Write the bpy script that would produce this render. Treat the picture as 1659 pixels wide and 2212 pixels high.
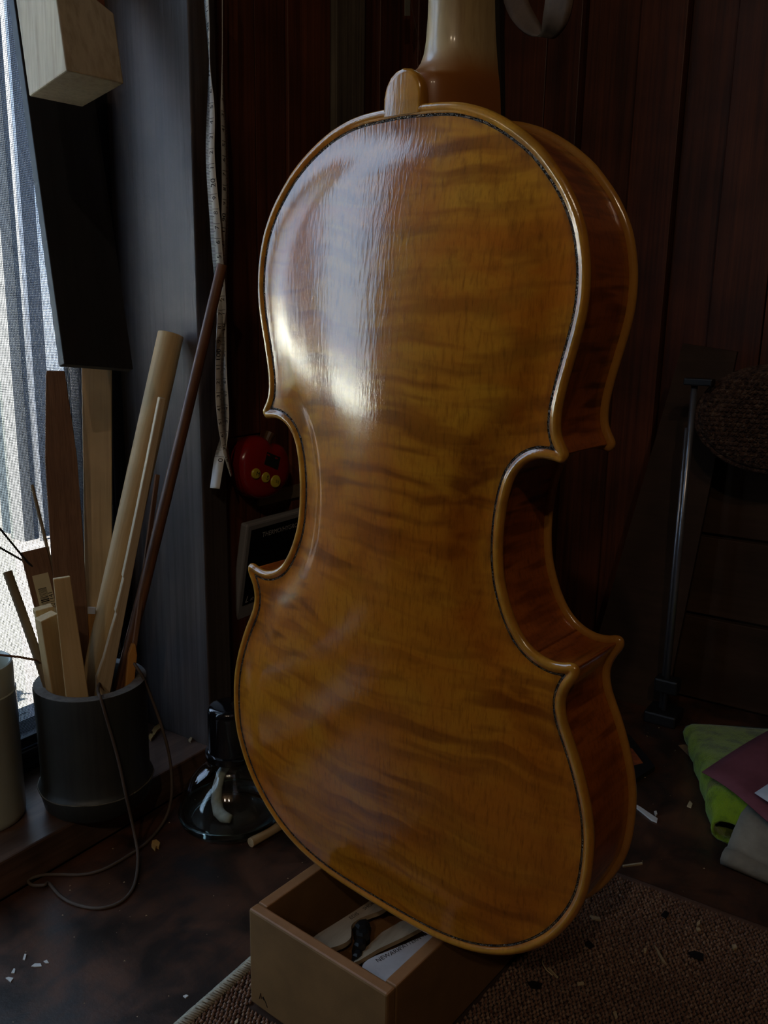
import bpy, bmesh, math, random
import numpy as np
from mathutils import Vector, Matrix, geometry

for o in list(bpy.data.objects):
    bpy.data.objects.remove(o, do_unlink=True)
sc = bpy.context.scene
COL = sc.collection
rnd = random.Random(7)

# ------------------------------------------------------------------ camera
# world: z up, bench top at z = 0, x = away from the window wall into the room,
# y = along the window wall towards the back of the bench. Units are metres.
FPX, PX, PY = 1850.0, 829.5, 1106.0
CAM = np.array([0.47, 0.0, 0.37])
M = np.array([[0.83306496, 0.13528333, -0.53637785],
              [0.55292592, -0.17453575, 0.81474548],
              [0.01660437, -0.97531312, -0.22020128]])
cam_d = bpy.data.cameras.new('camera')
cam = bpy.data.objects.new('camera', cam_d)
COL.objects.link(cam)
cam_d.sensor_fit = 'VERTICAL'
cam_d.sensor_height = 24.0
cam_d.sensor_width = 18.0
cam_d.lens = FPX / 2212.0 * 24.0
cam_d.clip_start = 0.01
cam_d.clip_end = 200
Rt, Dn, Fw = M[:, 0], M[:, 1], M[:, 2]
cam.matrix_world = Matrix(((Rt[0], -Dn[0], -Fw[0], CAM[0]), (Rt[1], -Dn[1], -Fw[1], CAM[1]),
                           (Rt[2], -Dn[2], -Fw[2], CAM[2]), (0, 0, 0, 1)))
sc.camera = cam

# ------------------------------------------------------------------ world, sun, exposure
world = bpy.data.worlds.new('World')
sc.world = world
world.use_nodes = True
wn = world.node_tree.nodes
bg = wn['Background']
bg.inputs[0].default_value = (0.50, 0.68, 1.0, 1)
bg.inputs[1].default_value = 2.6
sun_d = bpy.data.lights.new('sun', 'SUN')
sun_d.energy = 52.0
sun_d.color = (1.0, 0.94, 0.84)
sun_d.angle = 0.009
sun = bpy.data.objects.new('sun', sun_d)
COL.objects.link(sun)
sun.rotation_euler = Vector((-0.03, 0.55, -0.83)).to_track_quat('-Z', 'Y').to_euler()
vs = sc.view_settings
vs.view_transform = 'Standard'
vs.look = 'None'
vs.exposure = 1.1
vs.gamma = 1.0
vs.use_curve_mapping = False
cy = sc.cycles
cy.use_denoising = True
cy.max_bounces = 8
cy.diffuse_bounces = 4
cy.glossy_bounces = 4
cy.transmission_bounces = 6
cy.transparent_max_bounces = 16
cy.caustics_reflective = False
cy.caustics_refractive = False
cy.sample_clamp_indirect = 40.0
# the room's own lamps: two small ceiling spots some way behind the camera
for i, (loc, e) in enumerate((((0.75, -1.15, 1.45), 3.2), ((1.05, -0.95, 1.45), 3.2))):
    ld = bpy.data.lights.new('ceiling_spot', 'POINT')
    ld.energy = e
    ld.color = (1.0, 0.80, 0.58)
    ld.shadow_soft_size = 0.02
    lo = bpy.data.objects.new('ceiling_spot', ld)
    lo.location = loc
    COL.objects.link(lo)
# window portal guides sky sampling through the opening
WY0, WY1, WZ0, WZ1 = -0.03, 0.461, 0.025, 1.02
pd = bpy.data.lights.new('window_portal', 'AREA')
pd.shape = 'RECTANGLE'
pd.size, pd.size_y = WY1 - WY0, WZ1 - WZ0
pd.cycles.is_portal = True
po = bpy.data.objects.new('window_portal', pd)
po.matrix_world = Matrix.Translation((-0.12, (WY0 + WY1) / 2, (WZ0 + WZ1) / 2)) @ Vector((1, 0, 0)).to_track_quat('-Z', 'Z').to_matrix().to_4x4()
COL.objects.link(po)

# ------------------------------------------------------------------ survey helpers: sight line -> point on a real plane
def ray(px, py): return M @ np.array([(px - PX) / FPX, (py - PY) / FPX, 1.0])
def onx(px, py, X): d = ray(px, py); return Vector(CAM + d * (X - CAM[0]) / d[0])
def ony(px, py, Y): d = ray(px, py); return Vector(CAM + d * (Y - CAM[1]) / d[1])
def onz(px, py, Z): d = ray(px, py); return Vector(CAM + d * (Z - CAM[2]) / d[2])
def atd(px, py, D): return Vector(CAM + ray(px, py) * D)

# ------------------------------------------------------------------ mesh helpers
class MB:
    def __init__(s): s.v, s.f, s.a = [], [], {}
    def add(s, vs_, fs):
        n = len(s.v)
        s.v += [tuple(p) for p in vs_]
        s.f += [tuple(i + n for i in q) for q in fs]
        return s
    def box(s, x0, x1, y0, y1, z0, z1):
        return s.add([(x0, y0, z0), (x1, y0, z0), (x1, y1, z0), (x0, y1, z0), (x0, y0, z1), (x1, y0, z1), (x1, y1, z1), (x0, y1, z1)],
                     [(0, 3, 2, 1), (4, 5, 6, 7), (0, 1, 5, 4), (1, 2, 6, 5), (2, 3, 7, 6), (3, 0, 4, 7)])
    def rings(s, rs, closed=True, cap=True):
        n = len(rs[0]); vs_ = [p for r in rs for p in r]; fs = []
        for i in range(len(rs) - 1):
            for j in range(n if closed else n - 1):
                a, b = i * n + j, i * n + (j + 1) % n
                fs.append((a, b, b + n, a + n))
        if cap and closed:
            fs.append(tuple(reversed(range(n)))); fs.append(tuple(range((len(rs) - 1) * n, len(rs) * n)))
        return s.add(vs_, fs)
    def lathe(s, prof, n=48, c=(0, 0)):
        return s.rings([[(c[0] + r * math.cos(2 * math.pi * k / n), c[1] + r * math.sin(2 * math.pi * k / n), z) for k in range(n)] for r, z in prof])
    def tube(s, pts, r, n=8, cap=True):
        pts = [Vector(p) for p in pts]; rs = []; ref = None
        for i, p in enumerate(pts):
            t = (pts[min(i + 1, len(pts) - 1)] - pts[max(i - 1, 0)]).normalized()
            if ref is None:
                ref = t.orthogonal().normalized()
            ref = (ref - t * ref.dot(t)).normalized()
            b = t.cross(ref)
            rr = r[i] if hasattr(r, '__len__') else r
            rs.append([p + (ref * math.cos(2 * math.pi * k / n) + b * math.sin(2 * math.pi * k / n)) * rr for k in range(n)])
        return s.rings(rs, True, cap)
    def prism(s, poly, ext):
        n = len(poly); a = [Vector(p) for p in poly]; b = [p + Vector(ext) for p in a]
        return s.add(a + b, [tuple(range(n)), tuple(reversed(range(n, 2 * n)))] + [(i, i + n, (i + 1) % n + n, (i + 1) % n) for i in range(n)])
    def build(s, name, mat, parent=None, smooth=False, bevel=0, local=False, sub=0):
        me = bpy.data.meshes.new(name)
        vv = s.v
        if parent is not None and not local:
            L = parent.location
            if parent.parent is not None: L = L + parent.parent.location
            vv = [(p[0] - L[0], p[1] - L[1], p[2] - L[2]) for p in vv]
        me.from_pydata([tuple(p) for p in vv], [], s.f)
        bm = bmesh.new(); bm.from_mesh(me); bmesh.ops.recalc_face_normals(bm, faces=bm.faces); bm.to_mesh(me); bm.free()
        for k, val in s.a.items():
            at = me.attributes.new(k, 'FLOAT', 'POINT'); at.data.foreach_set('value', np.asarray(val, dtype=np.float32))
        o = bpy.data.objects.new(name, me)
        COL.objects.link(o)
        if mat: me.materials.append(mat)
        if smooth:
            me.polygons.foreach_set('use_smooth', [True] * len(me.polygons))
        if bevel:
            m = o.modifiers.new('bevel', 'BEVEL'); m.width = bevel; m.segments = 2; m.limit_method = 'ANGLE'; m.angle_limit = math.radians(35)
            m.harden_normals = False
        if sub:
            m = o.modifiers.new('sub', 'SUBSURF'); m.levels = m.render_levels = sub
        if parent is not None: o.parent = parent
        return o

def smooth_by_angle(o, deg=40):
    me = o.data
    bm = bmesh.new(); bm.from_mesh(me)
    for f in bm.faces: f.smooth = True
    for e in bm.edges:
        if len(e.link_faces) == 2 and e.calc_face_angle(0) > math.radians(deg): e.smooth = False
    bm.to_mesh(me); bm.free()
    return o

def tag(o, label, cat, group=None, kind=None):
    if label: o['label'] = label
    if cat: o['category'] = cat
    if group: o['group'] = group
    if kind: o['kind'] = kind
    return o

def thing(name, label, cat, loc=(0, 0, 0), group=None, kind=None):
    o = bpy.data.objects.new(name, None)
    COL.objects.link(o)
    o.location = loc
    o.empty_display_size = 0.02
    return tag(o, label, cat, group, kind)

def frame_obj(o, origin, z, x):
    """pose an object: local z along z, local x close to x"""
    z = Vector(z).normalized(); x = Vector(x); x = (x - z * x.dot(z)).normalized(); y = z.cross(x)
    o.matrix_world = Matrix(((x[0], y[0], z[0], origin[0]), (x[1], y[1], z[1], origin[1]), (x[2], y[2], z[2], origin[2]), (0, 0, 0, 1)))
    return o

def text_mesh(txt, size):
    cu = bpy.data.curves.new('txt', 'FONT'); cu.body = txt; cu.size = size; cu.align_x = 'CENTER'; cu.align_y = 'CENTER'
    cu.resolution_u = 3
    to = bpy.data.objects.new('txt', cu); COL.objects.link(to)
    bpy.context.view_layer.update()
    me = bpy.data.meshes.new_from_object(to.evaluated_get(bpy.context.evaluated_depsgraph_get()))
    v = [tuple(p.co) for p in me.vertices]; f = [tuple(p.vertices) for p in me.polygons]
    bpy.data.objects.remove(to); bpy.data.curves.remove(cu); bpy.data.meshes.remove(me)
    return v, f

def put_text(mb, txt, size, c, ex, ey):
    v, f = text_mesh(txt, size)
    ex, ey, c = Vector(ex), Vector(ey), Vector(c)
    return mb.add([c + ex * p[0] + ey * p[1] for p in v], f)

# ------------------------------------------------------------------ materials
def newmat(name):
    m = bpy.data.materials.new(name); m.use_nodes = True
    nt = m.node_tree; b = nt.nodes['Principled BSDF']
    return m, nt, b
def N(nt, t, **kw):
    n = nt.nodes.new(t)
    for k, v in kw.items():
        if k in n.inputs.keys(): n.inputs[k].default_value = v
        else: setattr(n, k, v)
    return n
def ramp(nt, fac, stops):
    r = nt.nodes.new('ShaderNodeValToRGB'); el = r.color_ramp.elements
    while len(el) < len(stops): el.new(0.5)
    for e, (p, c) in zip(el, stops):
        e.position = p; e.color = (c[0], c[1], c[2], 1) if hasattr(c, '__len__') else (c, c, c, 1)
    nt.links.new(fac, r.inputs[0])
    return r.outputs[0]
def mix(nt, fac, a, b, mode='MIX'):
    n = nt.nodes.new('ShaderNodeMix'); n.data_type = 'RGBA'; n.blend_type = mode
    for sock, val in ((n.inputs[0], fac), (n.inputs[6], a), (n.inputs[7], b)):
        if hasattr(val, 'is_linked') or hasattr(val, 'links'): nt.links.new(val, sock)
        elif hasattr(val, '__len__'): sock.default_value = (val[0], val[1], val[2], 1)
        else: sock.default_value = val
    return n.outputs[2]
def coords(nt, scale=(1, 1, 1), rand=True):
    tc = N(nt, 'ShaderNodeTexCoord'); mp = N(nt, 'ShaderNodeMapping')
    nt.links.new(tc.outputs['Object'], mp.inputs[0]); mp.inputs['Scale'].default_value = scale
    if rand:
        oi = N(nt, 'ShaderNodeObjectInfo'); cm = N(nt, 'ShaderNodeVectorMath', operation='SCALE')
        cb = N(nt, 'ShaderNodeCombineXYZ'); nt.links.new(oi.outputs['Random'], cb.inputs[0]); nt.links.new(oi.outputs['Random'], cb.inputs[1]); nt.links.new(oi.outputs['Random'], cb.inputs[2])
        nt.links.new(cb.outputs[0], cm.inputs[0]); cm.inputs['Scale'].default_value = 37.0
        nt.links.new(cm.outputs[0], mp.inputs['Location'])
    return mp.outputs[0]
def noise(nt, vec, scale, detail=4, rough=0.55, dist=0.0):
    n = N(nt, 'ShaderNodeTexNoise'); n.inputs['Scale'].default_value = scale; n.inputs['Detail'].default_value = detail
    n.inputs['Roughness'].default_value = rough; n.inputs['Distortion'].default_value = dist
    nt.links.new(vec, n.inputs['Vector'])
    return n.outputs['Fac']
def bump(nt, b, h, strength, dist):
    n = N(nt, 'ShaderNodeBump'); n.inputs['Strength'].default_value = strength; n.inputs['Distance'].default_value = dist
    nt.links.new(h, n.inputs['Height']); nt.links.new(n.outputs[0], b.inputs['Normal'])
    return n
def wood(name, c1, c2, c3=None, axis=2, fine=900.0, stretch=0.04, rough=0.6, bumps=0.3, spec=0.3, blotch=25.0, coat=0.0, vary=0.25):
    """streaky grain along one object axis"""
    m, nt, b = newmat(name)
    sc_ = [1, 1, 1]; sc_[axis] = stretch
    v = coords(nt, tuple(sc_))
    g = noise(nt, v, fine, 3, 0.6)
    g2 = noise(nt, v, fine * 0.16, 4, 0.6, 0.6)
    v2 = coords(nt, (1, 1, 1))
    bl = noise(nt, v2, blotch, 3, 0.5)
    c = mix(nt, ramp(nt, g2, [(0.3, 0), (0.7, 1)]), c1, c2)
    c = mix(nt, ramp(nt, g, [(0.45, 0), (0.75, 0.6)]), c, c3 or [x * 0.55 for x in c1])
    hsv = N(nt, 'ShaderNodeHueSaturation'); nt.links.new(c, hsv.inputs['Color'])
    mr = N(nt, 'ShaderNodeMapRange'); nt.links.new(bl, mr.inputs[0])
    mr.inputs[1].default_value = 0.25; mr.inputs[2].default_value = 0.75; mr.inputs[3].default_value = 1 - vary; mr.inputs[4].default_value = 1 + vary
    nt.links.new(mr.outputs[0], hsv.inputs['Value'])
    nt.links.new(hsv.outputs[0], b.inputs['Base Color'])
    b.inputs['Roughness'].default_value = rough; b.inputs['Specular IOR Level'].default_value = spec
    b.inputs['Coat Weight'].default_value = coat; b.inputs['Coat Roughness'].default_value = 0.15
    if bumps: bump(nt, b, g, bumps, 0.0004)
    return m
def plain(name, col, rough=0.5, spec=0.5, metal=0.0, var=0.12, scale=60.0, bumps=0.0, bscale=800.0, coat=0.0, sheen=0.0, bdist=0.0003):
    m, nt, b = newmat(name)
    v = coords(nt)
    n = noise(nt, v, scale, 4, 0.6)
    c = mix(nt, ramp(nt, n, [(0.3, 0), (0.7, 1)]), [x * (1 - var) for x in col], [min(1, x * (1 + var)) for x in col])
    nt.links.new(c, b.inputs['Base Color'])
    b.inputs['Roughness'].default_value = rough; b.inputs['Specular IOR Level'].default_value = spec
    b.inputs['Metallic'].default_value = metal; b.inputs['Coat Weight'].default_value = coat; b.inputs['Coat Roughness'].default_value = 0.08
    b.inputs['Sheen Weight'].default_value = sheen
    if bumps: bump(nt, b, noise(nt, v, bscale, 2, 0.5), bumps, bdist)
    return m
def glassmat(name, col=(1, 1, 1), rough=0.0, ior=1.47):
    m, nt, b = newmat(name)
    b.inputs['Base Color'].default_value = (*col, 1); b.inputs['Transmission Weight'].default_value = 1
    b.inputs['Roughness'].default_value = rough; b.inputs['IOR'].default_value = ior
    return m
def panemat(name):
    m = bpy.data.materials.new(name); m.use_nodes = True; nt = m.node_tree; nt.nodes.clear()
    out = N(nt, 'ShaderNodeOutputMaterial'); tr = N(nt, 'ShaderNodeBsdfTransparent'); gl = N(nt, 'ShaderNodeBsdfGlossy'); lw = N(nt, 'ShaderNodeLayerWeight'); pw = N(nt, 'ShaderNodeMath', operation='POWER'); fr = N(nt, 'ShaderNodeMath', operation='MULTIPLY_ADD'); mx = N(nt, 'ShaderNodeMixShader')
    tr.inputs[0].default_value = (0.93, 0.97, 0.95, 1); gl.inputs['Roughness'].default_value = 0.02; lw.inputs[0].default_value = 0.5
    nt.links.new(lw.outputs['Facing'], pw.inputs[0]); pw.inputs[1].default_value = 4.0; nt.links.new(pw.outputs[0], fr.inputs[0]); fr.inputs[1].default_value = 0.85; fr.inputs[2].default_value = 0.06
    nt.links.new(fr.outputs[0], mx.inputs[0]); nt.links.new(tr.outputs[0], mx.inputs[1]); nt.links.new(gl.outputs[0], mx.inputs[2]); nt.links.new(mx.outputs[0], out.inputs[0])
    return m

MT = {}
MT['plank'] = wood('stained_plank', (0.150, 0.043, 0.018), (0.044, 0.014, 0.008), (0.012, 0.005, 0.004), fine=300, stretch=0.022, rough=0.5, spec=0.35, bumps=0.5, blotch=14, vary=0.45)
MT['plank_grey'] = wood('weathered_post', (0.150, 0.125, 0.090), (0.085, 0.068, 0.050), (0.022, 0.018, 0.014), fine=380, stretch=0.02, rough=0.7, bumps=0.7, vary=0.3)
MT['jamb'] = wood('window_jamb_wood', (0.105, 0.088, 0.082), (0.050, 0.037, 0.033), (0.020, 0.015, 0.013), fine=420, stretch=0.012, rough=0.42, spec=0.5, bumps=0.5, vary=0.2)
MT['sill'] = wood('sill_wood', (0.160, 0.095, 0.066), (0.085, 0.048, 0.033), (0.04, 0.024, 0.018), axis=1, fine=300, stretch=0.05, rough=0.38, spec=0.45, bumps=0.25, vary=0.4)
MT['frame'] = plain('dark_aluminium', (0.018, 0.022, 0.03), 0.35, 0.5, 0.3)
MT['frame_lit'] = plain('lit_aluminium', (0.20, 0.23, 0.27), 0.35, 0.5, 0.7)  # paler copy of the frame metal: lit edges put into the colour
MT['wire'] = plain('screen_wire', (0.035, 0.04, 0.05), 0.4, 0.5, 0.2)
MT['pane'] = panemat('window_glass')
MT['plaster'] = plain('brown_room_wall', (0.10, 0.07, 0.05), 0.8, 0.2)
MT['floor'] = wood('floor_boards', (0.09, 0.05, 0.03), (0.05, 0.03, 0.02), axis=1, fine=120, stretch=0.05, rough=0.5)

# bench: dark, stained, patchy varnish
m, nt, b = newmat('bench_top')
v = coords(nt, (1, 1, 1), False)
n1 = noise(nt, v, 26, 5, 0.65, 0.4); n2 = noise(nt, v, 260, 4, 0.7); n3 = noise(nt, coords(nt, (1, 0.12, 1), False), 150, 3, 0.6)
c = mix(nt, ramp(nt, n1, [(0.38, 0), (0.66, 1)]), (0.026, 0.017, 0.013), (0.105, 0.042, 0.020))
c = mix(nt, ramp(nt, n3, [(0.5, 0), (0.8, 0.7)]), c, (0.016, 0.012, 0.011))
c = mix(nt, ramp(nt, n2, [(0.66, 0), (0.78, 0.5)]), c, (0.12, 0.09, 0.06))
nt.links.new(c, b.inputs['Base Color'])
rr = ramp(nt, n1, [(0.35, 0.30), (0.7, 0.55)])
nt.links.new(rr, b.inputs['Roughness']); b.inputs['Specular IOR Level'].default_value = 0.45
bump(nt, b, n2, 0.35, 0.0004)
MT['bench'] = m

# ================================================================== SETTING
PF = -0.008                                   # face of the wall boards
ZT = 1.6
wl = thing('wall_left', 'dark stained plank wall beside the window', None, (0, 0, 0), kind='structure')
def wallbox(name, *a, mat=None): return MB().box(*a).build(name, mat or MT['plaster'], wl)
wallbox('wall_body', -0.16, -0.03, 0.487, 1.05, -0.75, ZT)
wallbox('wall_body', -0.16, -0.02, -2.6, WY0 - 0.03, -0.75, ZT)
wallbox('wall_body', -0.16, -0.02, WY0 - 0.03, 0.487, WZ1 + 0.03, ZT)
wallbox('wall_body', -0.16, -0.02, WY0 - 0.03, 0.487, -0.75, -0.002)
edges = [0.4885, 0.538, 0.575, 0.632, 0.674, 0.709, 0.743, 0.772, 0.812, 0.853, 0.905]
for i in range(len(edges) - 1):
    y0, y1 = edges[i] + 0.0006, edges[i + 1] - 0.0006
    f = PF + (0.0065 if i == 3 else (-0.006 if i in (4, 6) else rnd.uniform(-0.002, 0.002)))
    if i == 0:                                # this board is pieced: a short block is let in lower down
        MB().box(-0.03, f, y0, y1, 0.275, 1.3).build('plank', MT['plank'], wl, bevel=0.0008)
        MB().box(-0.03, f - 0.0012, y0, y1, 0.0, 0.2742).build('plank', MT['plank'], wl, bevel=0.0008)
    else:
        MB().box(-0.03, f, y0, y1, 0.0, 1.3).build('plank', MT['plank_grey'] if i == 3 else MT['plank'], wl, bevel=0.0008)
wb = thing('wall_back', 'dark stained plank wall behind the bench', None, (0, 0, 0), kind='structure')
MB().box(-0.16, 2.6, 0.93, 1.05, -0.75, ZT).build('wall_body', MT['plaster'], wb)
x = -0.03; k = 0
while x < 1.15:
    wdt = (0.045, 0.052, 0.038, 0.058, 0.047)[k % 5]
    dz = -0.014 if k in (3, 5, 8, 11) else rnd.uniform(-0.003, 0.003)
    MB().box(x + 0.0008, x + wdt - 0.0008, 0.905 - dz, 0.93, 0.0, 1.3).build('plank', MT['plank'], wb, bevel=0.0008)
    x += wdt; k += 1
tag(MB().box(-0.2, 2.6, -2.6, 1.05, -0.78, -0.75).build('floor', MT['floor']), 'brown boarded workshop floor', None, kind='structure')
tag(MB().box(-0.2, 2.6, -2.6, 1.05, ZT, ZT + 0.05).build('ceiling', MT['plaster']), 'dim brown workshop ceiling', None, kind='structure')
tag(MB().box(2.5, 2.6, -2.6, 1.05, -0.75, ZT).build('wall_right', MT['plaster']), 'dim brown wall opposite the window', None, kind='structure')
tag(MB().box(-0.2, 2.6, -2.65, -2.55, -0.75, ZT).build('wall_front', MT['plaster']), 'dim brown wall behind the viewer', None, kind='structure')

# window
XF = -0.085
win = thing('window_1', 'window with insect screen in the plank wall', None, (0, 0, 0), kind='structure')
MB().box(-0.15, 0.0, WY1, 0.487, 0.0, 1.25).build('jamb', MT['jamb'], win, bevel=0.0012)
MB().box(-0.15, 0.0, WY0 - 0.028, WY0, 0.0, 1.25).build('jamb', MT['jamb'], win, bevel=0.0012)
MB().box(-0.15, 0.0, WY0, WY1, WZ1, WZ1 + 0.03).build('head', MT['jamb'], win)
MB().box(-0.15, 0.0, WY0 - 0.028, WY1, -0.002, WZ0).build('window_sill', MT['sill'], win, bevel=0.0016)
# bottom track: dark stepped aluminium
MB().box(-0.15, XF, WY0, WY1, WZ0, 0.030).box(-0.15, XF - 0.004, WY0, WY1, 0.030, 0.036).box(-0.10, XF - 0.003, WY0, WY1, 0.036, 0.0405).box(-0.15, -0.10, WY0, WY1, 0.030, 0.043).build('track', MT['frame'], win, bevel=0.0006)
MB().box(-0.0885, XF - 0.0025, WY0, WY1, 0.0405, 0.0415).build('track_edge', MT['frame_lit'], win)
sf = MB().box(-0.094, -0.087, WY0, WY1, 0.0445, 0.0525).box(-0.094, -0.087, WY1 - 0.012, WY1, 0.0525, WZ1).box(-0.094, -0.087, 0.172, 0.182, 0.0525, WZ1)
sfo = sf.build('screen_frame', MT['frame'], win, bevel=0.0006)
# sashes
for (y0, y1, mm) in ((0.4295, 0.461, 'frame'), (0.4175, 0.4225, 'frame_lit'), (0.160, 0.195, 'frame'), (WY0, WY0 + 0.03, 'frame')):
    MB().box(-0.122, -0.100, y0, y1, 0.043, WZ1).build('sash_stile', MT[mm], win, bevel=0.0008)
MB().box(-0.122, -0.100, WY0, WY1, 0.043, 0.060).build('sash_rail', MT['frame'], win, bevel=0.0008)
MB().box(-0.1215, -0.1195, WY0 + 0.03, 0.160, 0.06, WZ1).build('pane', MT['pane'], win)
MB().box(-0.1115, -0.1095, 0.195, 0.3705, 0.06, WZ1).build('pane', MT['pane'], win)
# insect screen: real wires
mb = MB(); pitch = 0.00118; hw_ = 0.00013
y = 0.183
while y < WY1 - 0.012:
    mb.box(-0.0906 - hw_, -0.0906 + hw_, y - hw_, y + hw_, 0.0525, 0.80); y += pitch
z = 0.0535
while z < 0.80:
    mb.box(-0.0904 - hw_, -0.0904 + hw_, 0.182, WY1 - 0.012, z - hw_, z + hw_); z += pitch
so = mb.build('insect_screen', MT['wire'], win); so['kind'] = 'stuff'

# outside
MT['paving'] = plain('sunlit_paving', (0.62, 0.60, 0.55), 0.9, 0.2, var=0.18, scale=3)
MT['fence'] = plain('white_fence', (0.66, 0.66, 0.64), 0.8, 0.2, var=0.1, scale=2)
MT['boarding'] = plain('backdrop_boarding', (0.10, 0.13, 0.165), 0.8, 0.2, var=0.1, scale=2)
tag(MB().box(-30, -0.16, -30, 30, -0.45, -0.35).build('ground', MT['paving']), 'bright sunlit paving outside the window', 'ground', kind='structure')
tag(MB().box(-5.2, -0.17, 0.76, 9, -0.352, -0.335).build('dim_paving', plain('dim_paving_grey', (0.11, 0.105, 0.10), 0.9, 0.2, var=0.2, scale=5)), 'added grey paving outside the window, darkened to cut bounced light', 'path')  # added slab, darker than the paving to cut light bounced indoors
boarding = thing('garden_wall', 'low white board fence far outside the window', 'fence', (-22, 0, -0.35))
for i in range(30):
    MB().box(-22.2, -22.0 + 0.03 * (i % 2), -32 + i * 1.3, -32 + i * 1.3 + 1.27, -0.35, 0.75).build('board', MT['fence'], boarding)
hc = onz(25, 1183, -0.35); HX = hc[0]     # corner of the house across the paving
nb = thing('neighbour_house', 'dark blue-grey boarded house with a white downpipe outside the window', 'house', (HX, hc[1] + 1, -0.35))
MT['hwall'] = plain('dark_blue_cladding', (0.014, 0.019, 0.026), 0.7, 0.3)
MT['hboard'] = plain('grey_corner_board', (0.055, 0.06, 0.062), 0.7, 0.3)
MT['pipe'] = plain('white_downpipe', (0.30, 0.33, 0.36), 0.4, 0.4)
yc = [onx(px, 900, HX)[1] for px in (24, 46, 60, 300)]
MB().box(HX - 0.05, HX + 0.02, yc[0], yc[1], -0.35, 3.2).build('corner_board', MT['hboard'], nb)
MB().tube([(HX + 0.045, (yc[1] + yc[2]) / 2, -0.34), (HX + 0.045, (yc[1] + yc[2]) / 2, 3.2)], (yc[2] - yc[1]) * 0.40, 16).build('downpipe', MT['pipe'], nb, smooth=True)
yy_ = yc[1]; 
while yy_ < yc[3] + 3:
    MB().box(HX - 0.15, HX, yy_, yy_ + 0.145, -0.35, 3.2).build('board', MT['hwall'], nb); yy_ += 0.15
fg = thing('sky_backdrop', 'pale blue-grey shed added where pale sky would show', 'boarding', (HX - 3, hc[1] + 2.2, -0.35))  # added backdrop: its blue-grey tone stands in for the far sky
for i in range(12):
    MB().box(HX - 3.2, HX - 3.0 + 0.012 * (i % 2), hc[1] - 0.6 + i * 0.4, hc[1] - 0.6 + i * 0.4 + 0.39, -0.35, 2.6).build('board', MT['boarding'], fg)
MT['absorber'] = plain('absorber_ground', (0.04, 0.035, 0.025), 0.95, 0.1, var=0.4, scale=12, bumps=0.8, bscale=60, bdist=0.01)
tag(MB().box(-5.2, -0.17, -9, 0.75, -0.36, -0.335).build('bounce_absorber', MT['absorber']), 'unseen dark ground added outside the window to soak up bounced light', 'ground patch')  # unseen dark patch, added to cut ground bounce and low reflections
MT['leaf'] = plain('dark_leaves', (0.035, 0.06, 0.02), 0.6, 0.3, var=0.5, scale=40)
MT['leaf_y'] = plain('sunny_leaves', (0.30, 0.36, 0.06), 0.6, 0.3, var=0.3, scale=40)
def bush(name, x0, x1, y0, y1, z1, n, mat, label, sz):
    t = thing(name, label, 'bush', ((x0 + x1) / 2, (y0 + y1) / 2, -0.35))
    mb = MB(); R3 = random.Random(len(name))
    for i in range(n):
        c_ = Vector((R3.uniform(x0, x1), R3.uniform(y0, y1), R3.uniform(-0.35, z1) if R3.random() < .6 else z1 - R3.random() * .05))
        d1 = Vector((R3.gauss(0, 1), R3.gauss(0, 1), R3.gauss(0, .6))).normalized(); d2 = d1.orthogonal().normalized()
        mb.add([c_ - d1 * sz, c_ + d2 * sz * .5, c_ + d1 * sz, c_ - d2 * sz * .5], [(0, 1, 2, 3)])
    f_ = mb.build('foliage', mat, t); f_['kind'] = 'stuff'
    MB().tube([((x0 + x1) / 2, (y0 + y1) / 2, -0.35), ((x0 + x1) / 2, (y0 + y1) / 2, z1 - .1)], 0.02, 6).build('stem', MT['leaf'], t)
bush('hedge', -1.7, -0.9, -2.6, 0.55, 0.17, 8000, MT['leaf'], 'added unseen light-blocking hedge outside near the window', 0.06)  # unseen leaf mass, added to block low light mirrored in the viola
bush('shrub', hc[0] - 1.9, hc[0] - 1.4, hc[1] + 0.55, hc[1] + 0.95, 0.0, 500, MT['leaf_y'], 'small sunlit yellow-green shrub on the paving outside', 0.04)

# workbench
bench = thing('workbench', 'dark stained wooden workbench top, scratched and dusty', 'workbench', (0.5, 0.3, -0.75))
MB().box(0.0022, 1.15, -0.55, 0.8985, -0.045, 0.0).build('bench_top', MT['bench'], bench, bevel=0.001)
for lx in (0.06, 1.08):
    for ly in (-0.48, 0.84):
        MB().box(lx - 0.035, lx + 0.035, ly - 0.035, ly + 0.035, -0.75, -0.045).build('leg', MT['bench'], bench)

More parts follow.
